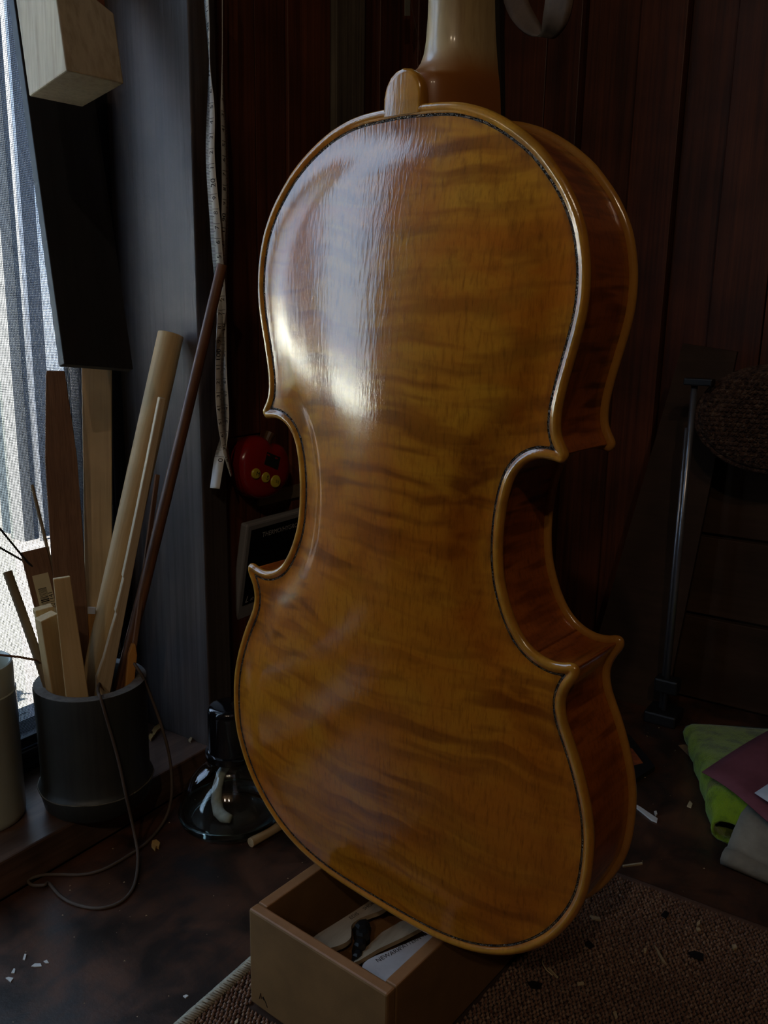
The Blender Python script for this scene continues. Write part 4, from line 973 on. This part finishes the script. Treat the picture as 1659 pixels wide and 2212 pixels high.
def ribbon(name, ctr_, wd, marks, label=None):
    mb = MB(); rows = []
    for p, w_ in zip(ctr_, wd): rows.append([p - w_ * 0.0045, p + w_ * 0.0045])
    n = len(rows)
    mb.add([q for r in rows for q in r], [(2 * i, 2 * i + 1, 2 * i + 3, 2 * i + 2) for i in range(n - 1)])
    o = mb.build(name, MT['tape'], tape, smooth=True)
    so_ = o.modifiers.new('thick', 'SOLIDIFY'); so_.thickness = 0.0003; so_.offset = 0
    # arc length from the lower end
    acc = [0.0]
    for i in range(n - 1, 0, -1): acc.append(acc[-1] + (ctr_[i] - ctr_[i - 1]).length)
    def at_(s_):
        for k_ in range(1, n):
            if acc[k_] >= s_ or k_ == n - 1:
                t = (s_ - acc[k_ - 1]) / max(1e-9, acc[k_] - acc[k_ - 1]); i = n - 1 - (k_ - 1); j = n - 1 - k_
                p = ctr_[i].lerp(ctr_[j], t); w_ = wd[i].lerp(wd[j], t).normalized(); up_ = (ctr_[j] - ctr_[i]).normalized()
                nn = w_.cross(up_).normalized()
                if nn.dot(VIEW(p)) < 0: nn = -nn
                return p, w_, up_, nn
    mk = MB(); tot = acc[-1]; s0, side, num0, step = marks
    k_ = 0
    while True:
        s_ = s0 + k_ * 0.001
        if s_ > tot - 0.001: break
        p, w_, up_, nn = at_(s_)
        ln = 0.0085 if k_ % 10 == 0 else (0.0042 if k_ % 5 == 0 else 0.0030)
        e_ = p + nn * 0.0003 + w_ * side * 0.0044; i_ = e_ - w_ * side * ln; hw2 = up_ * 0.00013
        mk.add([e_ - hw2, i_ - hw2, i_ + hw2, e_ + hw2], [(0, 1, 2, 3)])
        if k_ % 10 == 0:
            cmn = num0 + step * (k_ // 10); s1 = str(cmn) if cmn % 10 == 0 else str(cmn % 10)
            q, w2, up2, nn2 = at_(max(0, s_ - 0.0026))
            put_text(mk, s1, 0.0052 if cmn % 10 else 0.0062, q + nn2 * 0.0003 - w2 * side * 0.0016, up2, -w2 if side < 0 else -w2)
        k_ += 1
    mk.build('markings', MT['ink'], o)
    return o
A_ = [(445, -60, .012, 9), (446, 0, .012, 8), (450, 70, .012, 5), (452, 125, .012, 1.5), (453, 175, .012, 6), (455, 215, .012, 12), (455, 262, .012, 16), (454, 330, .012, 17), (458, 400, .0125, 19), (464, 470, .013, 21), (468, 530, .013, 22), (474, 600, .013, 21), (478, 660, .013, 20), (479, 720, .013, 19), (482, 800, .0125, 15), (488, 870, .012, 11), (489, 905, .0115, 11), (484, 945, .011, 15), (474, 990, .0105, 21), (464, 1055, .010, 20)]
c_, w_ = tape_strand('A', A_, -1, 0, None); ribbon('tape_strand', c_, w_, (0.0245, -1, 0, 1))
B_ = [(481, -60, .007, 2), (481, 0, .007, 1.6), (481, 110, .007, 1.6), (481, 180, .007, 4), (482, 230, .007, 9), (484, 280, .007, 12), (486, 350, .007, 13), (487, 430, .0075, 14), (484, 520, .009, 14), (480, 640, .013, 16), (476, 740, .0155, 18), (474, 800, .016, 17), (474, 860, .016, 16), (478, 915, .016, 14), (484, 955, .0155, 12), (491, 990, .015, 9), (500, 1028, .015, 3)]
c_, w_ = tape_strand('B', B_, 1, 0, None); ribbon('tape_strand', c_, w_, (0.006, 1, 109, -1))

# ================================================================== APPLE TIMER
TC, roll = Vector((0.0085, 0.5225, 0.2490)), math.radians(24)
upv = Vector((0, math.sin(roll), math.cos(roll))); rtv = Vector((0, math.cos(roll), -math.sin(roll))); nv = Vector((1, 0, 0))
nv = Vector((0.985, -0.16, 0.05)).normalized(); rtv = (rtv - nv * rtv.dot(nv)).normalized(); upv = nv.cross(rtv); upv = upv if upv[2] > 0 else -upv
timer = thing('kitchen_timer', 'red apple-shaped kitchen timer with three yellow buttons on the wall', 'timer', TC)
MT['redplastic'] = plain('glossy_red_plastic', (0.25, 0.007, 0.008), 0.22, 0.5, coat=0.3, var=0.06)
MT['yellow'] = plain('yellow_button', (0.52, 0.42, 0.035), 0.35, 0.5, var=0.05)
MT['lcd'] = plain('dark_lcd', (0.012, 0.018, 0.014), 0.2, 0.5)
MT['stem'] = plain('brown_stem', (0.10, 0.05, 0.02), 0.5, 0.4)
def apple(a):
    """outline radius of the apple seen from the front"""
    x_, y_ = math.cos(a), math.sin(a)
    r_ = 0.0272 * (1 + 0.03 * math.cos(2 * a))
    dip = math.exp(-((a - math.pi / 2) / 0.30) ** 2); r_ -= 0.0058 * dip
    r_ *= 1 - 0.06 * math.exp(-((a - 3 * math.pi / 2) / 0.9) ** 2) * 0 + 0.02 * y_
    taper = 1 - 0.12 * max(0, -y_)
    return r_ * x_ * taper, r_ * y_
na = 72; rings = []
for scl, dep in ((0.50, -0.0205), (0.86, -0.0200), (0.965, -0.0170), (1.0, -0.0110), (1.0, -0.0060), (0.985, -0.0025), (0.94, 0.0008), (0.86, 0.0030), (0.70, 0.0046), (0.45, 0.0056), (0.15, 0.0060)):
    rings.append([TC + rtv * (p[0] * scl) + upv * (p[1] * scl) + nv * dep for p in (apple(2 * math.pi * k_ / na) for k_ in range(na))])
MB().rings(rings).build('body', MT['redplastic'], timer, smooth=True)
def disc(name, cx, cy, r, d0, d1, mat, parent, n=28):
    rr = []
    for s_, d in ((1.0, d0), (1.0, d1 - 0.0006), (0.88, d1), (0.3, d1 + 0.0002)):
        rr.append([TC + rtv * (cx + r * s_ * math.cos(2 * math.pi * k_ / n)) + upv * (cy + r * s_ * math.sin(2 * math.pi * k_ / n)) + nv * d for k_ in range(n)])
    return MB().rings(rr).build(name, mat, parent, smooth=False)
for i, (cx, r_, ch) in enumerate(((-0.0115, 0.0043, 'M'), (-0.0010, 0.0043, 'S'), (0.0100, 0.0052, 'S/S'))):
    bt = disc('button', cx, -0.0075, r_, 0.002, 0.0066, MT['yellow'], timer)
    mb = MB(); put_text(mb, ch, 0.0050 if i < 2 else 0.0034, TC + rtv * (cx + 0.0010) + upv * (-0.0075) + nv * 0.0070, rtv, upv); mb.build('letter', MT['ink'], bt, False)
fr = MB()
def P3(a_, b_, c_): return TC + rtv * a_ + upv * b_ + nv * c_
fr.prism([P3(-0.0065, 0.0020, 0.0060), P3(0.0085, 0.0020, 0.0060), P3(0.0085, 0.0125, 0.0050), P3(-0.0065, 0.0125, 0.0050)], nv * 0.0004)
fr.build('display', MT['lcd'], timer)
MB().tube([P3(0.0007, 0.0205, -0.008), P3(0.0012, 0.0255, -0.008), P3(0.0022, 0.0305, -0.008)], [0.0042, 0.0038, 0.0046], 12).build('stem', MT['stem'], timer, smooth=False)

# ================================================================== THERMO-HYGROMETER
hyg = thing('hygrometer', 'silver-framed black thermo-hygrometer on the wall behind the viola', 'hygrometer', (0.0, 0.548, 0.12))
MT['silver'] = plain('silver_plastic', (0.30, 0.30, 0.31), 0.38, 0.5, 0.2, var=0.05)
MT['hscreen'] = plain('black_screen', (0.006, 0.008, 0.010), 0.25, 0.4)
MT['hgrey'] = plain('grey_lettering', (0.50, 0.50, 0.48), 0.5, 0.4)
hx = Vector((0, 1, 0)); hz = Vector((0.0155, 0.0012, 0.0935)).normalized(); hn = Vector((hz[2], 0, -hz[0]))
H0 = Vector((-0.0115, 0.5045, 0.1095))
def hp(a_, b_, c_): return H0 + hx * a_ + hz * b_ + hn * c_
def hbox(a0, a1, b0, b1, c0, c1):
    return MB().add([hp(a, b_, c_) for c_ in (c0, c1) for a, b_ in ((a0, b0), (a1, b0), (a1, b1), (a0, b1))], [(0, 3, 2, 1), (4, 5, 6, 7), (0, 1, 5, 4), (1, 2, 6, 5), (2, 3, 7, 6), (3, 0, 4, 7)])
HW, HH = 0.112, 0.0955
hbox(0, HW, 0, HH, -0.008, 0.0).build('frame', MT['silver'], hyg, bevel=0.0018)
hbox(0.0055, HW - 0.0055, 0.0215, HH - 0.0055, -0.002, 0.0003).build('screen', MT['hscreen'], hyg, bevel=0.0001)
mb = MB(); put_text(mb, 'THERMO/HYGROMETER', 0.0060, hp(0.052, HH - 0.0125, 0.0006), hx, hz); mb.build('lettering', MT['hgrey'], hyg); mb = MB(); put_text(mb, 'L', 0.0085, hp(0.0105, 0.0265, 0.0006), hx + hz * 0.0, hz + hx * 0.35); put_text(mb, 'ab', 0.0045, hp(0.0165, 0.0258, 0.0006), hx, hz + hx * 0.35)
mb.build('logo', MT['hgrey'], hyg)
# pale card standing behind the timer
MT['card'] = plain('buff_card', (0.24, 0.19, 0.13), 0.8, 0.2, var=0.1)
card = thing('card_frame', 'buff card frame behind the red timer', 'frame', (-0.006, 0.56, 0.205))
c0 = onx(557, 1098, -0.004); c1 = onx(640, 1065, -0.004); c2 = onx(640, 958, -0.004)
MB().box(-0.0072, -0.0045, 0.5300, 0.6700, 0.2140, 0.2250).build('lower_rail', MT['card'], card)
MB().box(-0.0072, -0.0045, 0.6020, 0.6140, 0.2252, 0.3000).build('upright', MT['card'], card)

# ================================================================== BACK RIGHT CORNER
# bent strip loop hanging high up
MT['bentwood'] = wood('bent_maple_strip', (0.12, 0.068, 0.036), (0.09, 0.05, 0.026), axis=1, fine=250, stretch=0.3, rough=0.6, bumps=0.1)
er = [((1180, -150), (1246, -150), .590), ((1181, -60), (1246, -60), .588), ((1180, 0), (1240, 0), .588), ((1173, 36), (1230, 44), .590), ((1172, 60), (1214, 72), .596), ((1168, 76), (1194, 87), .604), ((1148, 80), (1182, 74), .614), ((1120, 64), (1166, 50), .626), ((1098, 34), (1152, 26), .634), ((1084, -6), (1137, -6), .640), ((1076, -70), (1128, -70), .642), ((1082, -150), (1136, -150), .636), ((1120, -190), (1170, -190), .612), ((1180, -150), (1246, -150), .590)]
rows = []
for (l_, r_, yd) in er: rows.append([ony(*l_, yd), ony(*r_, yd)])
lo_ = MB().rings(rows, closed=False, cap=False).build('bent_strip_loop', MT['bentwood'], smooth=True)
md = lo_.modifiers.new('sub', 'SUBSURF'); md.levels = md.render_levels = 2; md.boundary_smooth = 'PRESERVE_CORNERS'
md = lo_.modifiers.new('thick', 'SOLIDIFY'); md.thickness = 0.0014; md.offset = 0
tag(lo_, 'brown bent wooden strip loop hanging behind the neck', 'wood strip')
lt = ony(1145, -185, .612)
tag(MB().tube([lt, (lt[0], lt[1], ZT + .002)], 0.0008, 6).build('thread', MT['cord']), 'thin thread the bent strip loop hangs from', 'thread')
ptg = thing('paper_tag', 'small pale paper tag hanging on a thread at the wall left of the neck', 'tag', onx(880, 18, 0.004))
MB().prism([onx(875, -20, 0.004), onx(886, -20, 0.004), onx(886, 34, 0.004), onx(875, 34, 0.004)], (-0.0006, 0, 0)).build('paper', plain('grey_tag_paper', (0.22, 0.22, 0.18), 0.8, 0.2), ptg)
MB().tube([onx(886, 0, 0.004), onx(892, 30, 0.004), onx(905, 90, 0.004), onx(912, 148, 0.004)], 0.00025, 5).build('thread', MT['cord'], ptg)
# chest of drawers against the back wall
MT['chest'] = wood('dark_chest_wood', (0.06, 0.034, 0.019), (0.042, 0.022, 0.013), axis=0, fine=200, stretch=0.05, rough=0.7, spec=0.1, vary=0.3)
ch = thing('drawer_chest', 'low dark wooden chest of drawers at the back of the bench', 'chest', (0.46, 0.87, 0))
MB().box(0.268, 0.66, 0.846, 0.898, 0.0, 0.252).build('carcass', MT['chest'], ch)
for z0_, z1_ in ((0.004, 0.0885), (0.0925, 0.170), (0.174, 0.248)):
    dr = MB().box(0.2715, 0.6565, 0.840, 0.8465, z0_, z1_).build('drawer', MT['chest'], ch, bevel=0.001)
    MB().tube([(0.46, 0.840, (z0_ + z1_) / 2), (0.46, 0.830, (z0_ + z1_) / 2), (0.46, 0.826, (z0_ + z1_) / 2)], [0.004, 0.004, 0.008], 12).build('knob', MT['chest'], dr, smooth=True)
# leaning panel
pb = [ony(1475, 742, .835), ony(1592, 760, .835), ony(1440, 1490, .80), ony(1262, 1440, .80)]
pb[2][2] = 0.0; pb[3][2] = 0.0
lpn = thing('leaning_board', 'thin dark board leaning against the back wall', 'board', (0.22, 0.81, 0.0))
MB().prism([pb[0], pb[1], pb[2], pb[3]], (0, 0.006, 0)).build('panel', MT['chest'], lpn)
# steel rod stand
MT['chrome'] = plain('worn_steel', (0.30, 0.30, 0.32), 0.3, 0.5, 0.8, var=0.1)
st = thing('rod_stand', 'slim steel rod clamp standing beside the leaning board', 'clamp', (0.280, 0.778, 0))
MB().tube([(0.2805, 0.778, 0.006), (0.2800, 0.778, 0.32)], 0.0028, 12).build('rod', MT['chrome'], st, smooth=True)
MB().tube([(0.2765, 0.781, 0.006), (0.2760, 0.781, 0.28)], 0.0018, 10).build('rod', MT['chrome'], st, smooth=True)
MB().box(0.272, 0.296, 0.770, 0.784, 0.318, 0.324).build('head', MT['blackplastic'], st, bevel=0.001)
MB().box(0.265, 0.295, 0.765, 0.795, 0.0, 0.012).build('foot', MT['blackplastic'], st, bevel=0.002)
MB().box(0.270, 0.292, 0.772, 0.788, 0.030, 0.044).build('jaw', MT['blackplastic'], st, bevel=0.002)
# woven round pad
pc = Vector((0.348, 0.790, 0.292))
m, nt, b = newmat('brown_weave')
v = coords(nt, rand=False)
c = ramp(nt, noise(nt, v, 260, 3, 0.6), [(0.35, (0.03, 0.016, 0.012)), (0.55, (0.085, 0.045, 0.028)), (0.72, (0.15, 0.09, 0.055))])
nt.links.new(c, b.inputs['Base Color']); b.inputs['Roughness'].default_value = 0.95; b.inputs['Specular IOR Level'].default_value = 0.1
bump(nt, b, noise(nt, v, 330, 2, 0.5), 1.0, 0.004)
pad = thing('woven_pad', 'round brown woven pad standing on the drawer chest at the right', 'pad', (pc[0], pc[1], 0.24))
nrm_ = (Vector(CAM) - pc); nrm_[2] = 0.12; nrm_.normalize(); pxv = Vector((0, 0, 1)).cross(nrm_).normalized(); pyv = nrm_.cross(pxv)
rs = []
for s_, d in ((0.5, -0.012), (0.93, -0.010), (1.0, -0.004), (1.0, 0.003), (0.95, 0.008), (0.75, 0.011), (0.4, 0.012), (0.1, 0.0125)):
    rs.append([pc + pxv * (0.064 * s_ * math.cos(2 * math.pi * k_ / 40)) + pyv * (0.044 * s_ * math.sin(2 * math.pi * k_ / 40)) + nrm_ * d for k_ in range(40)])
MB().rings(rs).build('cushion', m, pad, smooth=True)
mb = MB()
for i in range(-14, 15):
    for j in range(-10, 11):
        a_, b_ = i * 0.0042 + (0.0021 if j % 2 else 0), j * 0.004
        if (a_ / 0.061) ** 2 + (b_ / 0.041) ** 2 < 0.95:
            q = pc + pxv * a_ + pyv * b_ + nrm_ * (0.0125 - 0.006 * ((a_ / .064) ** 2 + (b_ / .044) ** 2) ** 2)
            mb.add([q + pxv * .0024 + pyv * .0008, q + pyv * .0016, q - pxv * .0024 - pyv * .0008, q - pyv * .0016, q + nrm_ * .0016, q - nrm_ * .001], oct_f)
wo = mb.build('weave', m, pad, smooth=True); wo['kind'] = 'stuff'
MB().tube([pc + pxv * (0.064 * math.cos(2 * math.pi * k_ / 48)) + pyv * (0.044 * math.sin(2 * math.pi * k_ / 48)) for k_ in range(49)], 0.0034, 8).build('rim', m, pad, smooth=True)

# green cloth, abrasive sheets
m, nt, b = newmat('green_microfibre')
v = coords(nt, rand=False)
c = ramp(nt, noise(nt, v, 60, 4, 0.6), [(0.32, (0.10, 0.16, 0.012)), (0.5, (0.21, 0.33, 0.015)), (0.7, (0.26, 0.36, 0.015))])
c = mix(nt, ramp(nt, noise(nt, v, 28, 3, 0.5), [(0.62, 0), (0.70, 0.8)]), c, (0.09, 0.09, 0.015))
nt.links.new(c, b.inputs['Base Color']); b.inputs['Roughness'].default_value = 0.95; b.inputs['Specular IOR Level'].default_value = 0.1; b.inputs['Sheen Weight'].default_value = 0.3
bump(nt, b, noise(nt, v, 900, 2, 0.5), 0.8, 0.0012)
gc = thing('green_cloth', 'folded lime green cloth at the right of the bench', 'cloth', (0.40, 0.69, 0))
def hcl(s_, t):  # cloth corner layout: s along its left edge front->back, t across to the right
    f0, f1 = Vector((0.3660, 0.6050, 0)), Vector((0.3100, 0.7450, 0)); g0, g1 = Vector((0.4700, 0.6000, 0)), Vector((0.4400, 0.8050, 0))
    return f0.lerp(f1, s_).lerp(g0.lerp(g1, s_), t)
rs = []
NS, NT = 26, 16
lay = []
for i in range(NS + 1):
    s_ = i / NS; row_ = []
    hgt = 0.027 + 0.004 * math.sin(s_ * 5) - 0.010 * (1 - min(1, s_ / 0.12)) - 0.004 * (1 - min(1, (1 - s_) / .1))
    prof_ = [(0.30, 0.001), (0.10, 0.001), (0.03, 0.002), (0.0, hgt * .30), (-0.01, hgt * .55), (0.0, hgt * .8), (0.03, hgt * .95), (0.09, hgt), (0.3, hgt * 1.02), (0.65, hgt * 1.05), (1.0, hgt * 1.02)]
    for t, z_ in prof_:
        p = hcl(s_, t); row_.append(Vector((p[0] + 0.0012 * math.sin(s_ * 31 + t * 9), p[1] + 0.0008 * math.sin(t * 23), z_ + 0.0006 * math.sin(s_ * 40 + t * 17))))
    lay.append(row_)
go_ = MB().rings(lay, closed=False, cap=False).build('fold', m, gc, smooth=True)
md = go_.modifiers.new('thick', 'SOLIDIFY'); md.thickness = 0.0022; md.offset = 0
MT['abrasive'] = plain('mauve_abrasive', (0.20, 0.062, 0.075), 0.85, 0.15, var=0.22, scale=30, bumps=0.5, bscale=3000)
sp_ = thing('abrasive_sheet', 'mauve abrasive paper sheet lying over the green cloth', 'abrasive paper', (0.43, 0.66, 0.03))
def grid_sheet(name, pts4, nx, ny, bulge, mat, parent, th=0.0005):
    a, b_, c_, d = [Vector(p) for p in pts4]; rows = []
    for i in range(ny + 1):
        t = i / ny; r_ = []
        for j in range(nx + 1):
            s_ = j / nx; p = a.lerp(b_, s_).lerp(d.lerp(c_, s_), t); p[2] += bulge(s_, t); r_.append(p)
        rows.append(r_)
    o = MB().rings(rows, closed=False, cap=False).build(name, mat, parent, smooth=True)
    md = o.modifiers.new('thick', 'SOLIDIFY'); md.thickness = th; md.offset = 0
    return o
q0, q1, q3 = onz(1516, 1668, .0330), onz(1659, 1586, .0375), onz(1659, 1768, .0365)
q1e, q3e = q0 + (q1 - q0) * 1.35, q0 + (q3 - q0) * 1.30
grid_sheet('sheet', [q0, q1e, q1e + (q3e - q0), q3e], 10, 10, lambda s_, t: 0.0025 * math.sin(s_ * 3) - 0.002 * t * t + 0.002 * math.sin(t * 5 + s_), MT['abrasive'], sp_)
wp = thing('white_card', 'small white card corner on the mauve abrasive sheet', 'card', (0.42, 0.62, 0.04))
w0_, w1_, w3_ = onz(1630, 1713, .0415), onz(1659, 1694, .0425), onz(1659, 1732, .0420)
grid_sheet('card', [w0_, w0_ + (w1_ - w0_) * 2.2, w0_ + (w1_ - w0_) * 2.2 + (w3_ - w0_) * 2.2, w0_ + (w3_ - w0_) * 2.2], 2, 2, lambda s_, t: 0.0, MT['white'], wp)
MT['rag'] = plain('stained_grey_paper', (0.24, 0.215, 0.165), 0.85, 0.15, var=0.35, scale=35, bumps=0.3, bscale=900)
rg = thing('folded_rag', 'stained greyish folded cloth with a rolled front edge below the mauve sheet', 'rag', (0.42, 0.58, 0))
r0, r1 = onz(1583, 1728, .0260), onz(1563, 1872, .0)
rows = []
ax_ = (Vector((0.4097, 0.5725, 0)) - Vector((0.3793, 0.577, 0))).normalized()
for i in range(13):
    t = i / 12 * 0.085; base = Vector((0.3785, 0.5765, 0)) + ax_ * t; up_ = Vector((-ax_[1], ax_[0], 0)); 
    w2 = 0.0008 * math.sin(i * 1.3)
    rows.append([base + up_ * 0.030 + Vector((0, 0, 0.001)), base + up_ * 0.004 + Vector((0, 0, 0.001)), base + up_ * -0.002 + Vector((0, 0, 0.003)), base + up_ * -0.0035 + Vector((0, 0, 0.007)), base + up_ * -0.001 + Vector((0, 0, 0.0105 + w2)), base + up_ * 0.004 + Vector((0, 0, 0.0118 + w2)), base + up_ * 0.008 + Vector((0, 0, 0.0108)), base + up_ * 0.010 + Vector((0, 0, 0.0128)), base + up_ * 0.018 + Vector((0, 0, 0.0200 + w2)), base + up_ * 0.030 + Vector((0, 0, 0.0270 + w2)), base + up_ * 0.050 + Vector((0, 0, 0.0280))])
ro_ = MB().rings(rows, closed=False, cap=False).build('fold', MT['rag'], rg, smooth=True)
md = ro_.modifiers.new('thick', 'SOLIDIFY'); md.thickness = 0.0012; md.offset = 0
# small papers further back
MT['buff'] = plain('buff_paper', (0.25, 0.15, 0.08), 0.8, 0.2)
p3 = lie([(1466, 1611), (1500, 1606), (1530, 1650), (1512, 1657)], 0.0006)
tag(MB().prism(p3, (0, 0, 0.0006)).build('buff_paper', MT['buff']), 'tan paper corner sticking out left of the green cloth', 'paper')
MT['bookcover'] = plain('black_cover', (0.012, 0.012, 0.013), 0.5, 0.4)
bk = thing('booklet', 'black booklet with an orange and red panel behind the viola', 'booklet', (0.28, 0.69, 0.0))
MB().prism(lie([(1300, 1560), (1361, 1588), (1415, 1655), (1345, 1700), (1290, 1680)], 0.0045), (0, 0, -0.0045)).build('cover', MT['bookcover'], bk)
MB().prism(lie([(1352, 1612), (1366, 1617), (1389, 1648), (1355, 1656)], 0.0049), (0, 0, -0.0003)).build('panel', plain('red_orange_print', (0.30, 0.075, 0.025), 0.5, 0.4, var=0.5, scale=120), bk)

# ================================================================== SHAVINGS, CHIPS AND SCRAPS
MT['chip'] = plain('yellow_wood_chip', (0.50, 0.30, 0.10), 0.7, 0.2, var=0.2)
MT['scrap'] = plain('white_scrap', (0.62, 0.60, 0.56), 0.6, 0.3, var=0.05)
MT['shaving'] = plain('pale_shaving', (0.46, 0.36, 0.22), 0.7, 0.2, var=0.2)
def chip(name, pxs, z_, th, mat, label, cat, group=None):
    P = lie(pxs, z_ + th)
    return tag(MB().prism(P, (0, 0, -th)).build(name, mat), label, cat, group)
chip('wood_chip', [(327, 1825), (329, 1815), (338, 1813), (346, 1820), (343, 1830), (338, 1827), (335, 1834)], 0.0, 0.002, MT['chip'], 'yellow wood chip on the bench left of the glass lamp', 'wood chip')
for pxs, lb in (([(324, 1584), (333, 1570), (343, 1563), (350, 1570), (340, 1577), (333, 1588)], 'larger curled yellow shaving on the sill right of the bamboo cup'), ([(320, 1590), (328, 1578), (331, 1590), (326, 1597)], 'small yellow chip against the bamboo cup on the sill')):
    chip('sill_chip', pxs, 0.0252, 0.002, MT['chip'], lb, 'wood chip')
chip('sill_chip', [(407, 1598), (411, 1592), (416, 1593), (412, 1601)], 0.0252, 0.0015, MT['shaving'], 'tiny pale chip on the sill by the jamb', 'wood chip')
scr = [([(49, 2072), (53, 2060), (57, 2061), (54, 2073)], 'uppermost'), ([(67, 2087), (75, 2081), (88, 2081), (90, 2087), (76, 2088)], 'widest'), ([(94, 2076), (101, 2073), (106, 2080), (99, 2080)], 'rightmost triangular'), ([(24, 2101), (30, 2091), (33, 2093), (31, 2102)], 'narrow upright'), ([(12, 2112), (18, 2110), (29, 2112), (23, 2121)], 'lowest diamond-shaped'), ([(395, 2151), (402, 2148), (407, 2150), (401, 2155)], 'lone')]
for pxs, w_ in scr:
    chip('paper_scrap', pxs, 0.0, 0.0006, MT['scrap'], w_ + (' white scrap near the mat corner on the bench' if w_ == 'lone' else ' of the white scraps at the left front of the bench'), 'scrap', 'white scraps on the bench')
for pxs, lb in (([(1373, 1737), (1381, 1741), (1421, 1768), (1419, 1775), (1407, 1770), (1375, 1744)], 'long white splinter on the bench right of the viola'), ([(1413, 1752), (1418, 1751), (1420, 1758), (1416, 1761)], 'tiny white curl beside the long splinter'), ([(1345, 1868), (1387, 1862), (1388, 1865), (1346, 1871)], 'thin brown splinter at the back edge of the mat'), ([(1484, 1740), (1490, 1729), (1496, 1736), (1493, 1743)], 'small pinkish chip left of the green cloth')):
    chip('splinter', pxs, 0.0, 0.0012, MT['scrap'] if 'white' in lb else MT['shaving'], lb, 'splinter', 'splinters on the bench')
match = [([(1413, 2040), (1420, 2048), (1440, 2082), (1430, 2075)], 'leaf-shaped pale shaving in the middle of the mat'), ([(1274, 1976), (1296, 1981), (1298, 1987), (1282, 1984)], 'short flat shaving on the mat beside the viola'), ([(1183, 2089), (1188, 2091), (1206, 2110), (1202, 2109)], 'thin white sliver on the mat by the box'), ([(1390, 2048), (1397, 2048), (1396, 2055), (1391, 2055)], 'small square crumb left of the leaf-shaped shaving'), ([(1505, 1993), (1513, 1986), (1512, 1995), (1505, 2000)], 'curled chip near the back edge of the mat'), ([(1504, 2004), (1511, 2003), (1514, 2008), (1507, 2009)], 'flat chip just below the curled chip on the mat'), ([(1581, 2040), (1590, 2040), (1593, 2047), (1583, 2050)], 'round pale crumb at the right of the mat'), ([(1324, 2186), (1331, 2183), (1334, 2196), (1329, 2197)], 'upright pale crumb at the front of the mat'), ([(1246, 2122), (1260, 2120), (1262, 2124), (1248, 2126)], 'flat little splinter lower left of the leaf-shaped shaving'), ([(507, 2206), (515, 2199), (513, 2209), (508, 2212)], 'pale chip on the mat left of the box')]
for pxs, lb in match:
    chip('shaving', pxs, MZ + 0.0008, 0.0012, MT['shaving'], lb, 'shaving', 'shavings on the mat')
tag(MB().tube([onz(1171, 2066, MZ + .002), onz(1172, 2082, MZ + .004), onz(1180, 2095, MZ + .003), onz(1194, 2107, MZ + .002)], 0.0004, 6).build('hair_shaving', MT['shaving'], smooth=True), 'thin curved shaving like a hair on the mat near the box', 'shaving', 'shavings on the mat')
for pxs, lb in (([(1140, 2122), (1150, 2118), (1172, 2124), (1166, 2134), (1148, 2132)], 'dark crumb on the mat right of the box'), ([(1486, 2057), (1500, 2053), (1520, 2060), (1520, 2074), (1500, 2068)], 'flat black scrap on the right of the mat'), ([(1428, 1976), (1436, 1966), (1446, 1972), (1440, 1981)], 'small black crumb near the back of the mat'), ([(1264, 2036), (1272, 2030), (1284, 2042), (1274, 2048)], 'black fleck on the mat beneath the viola edge')):
    chip('dark_crumb', pxs, MZ + 0.0008, 0.001, MT['blackplastic'], lb, 'crumb', 'dark crumbs on the mat')
rs_ = random.Random(11); mb = MB()
for i in range(420):                          # fine dust and crumbs nobody could count
    x_, y_ = rs_.uniform(0.01, 0.40), rs_.uniform(0.18, 0.80)
    if (MX0 - .004 < x_ and y_ < MY1 + .004): continue
    r_ = rs_.choice((0.0003, 0.0004, 0.0006, 0.0009)); a = rs_.uniform(0, 6.28)
    mb.add([(x_ + r_ * math.cos(a), y_ + r_ * math.sin(a), 0.0001), (x_ + r_ * math.cos(a + 2), y_ + r_ * math.sin(a + 2), 0.0001), (x_ + r_ * .7 * math.cos(a + 4), y_ + r_ * .7 * math.sin(a + 4), 0.0001), (x_, y_, 0.0001 + r_ * .6)], [(0, 2, 1), (0, 1, 3), (1, 2, 3), (2, 0, 3)])
du = mb.build('sawdust', MT['shaving']); tag(du, 'fine pale sawdust crumbs scattered over the dark bench', 'sawdust', kind='stuff')
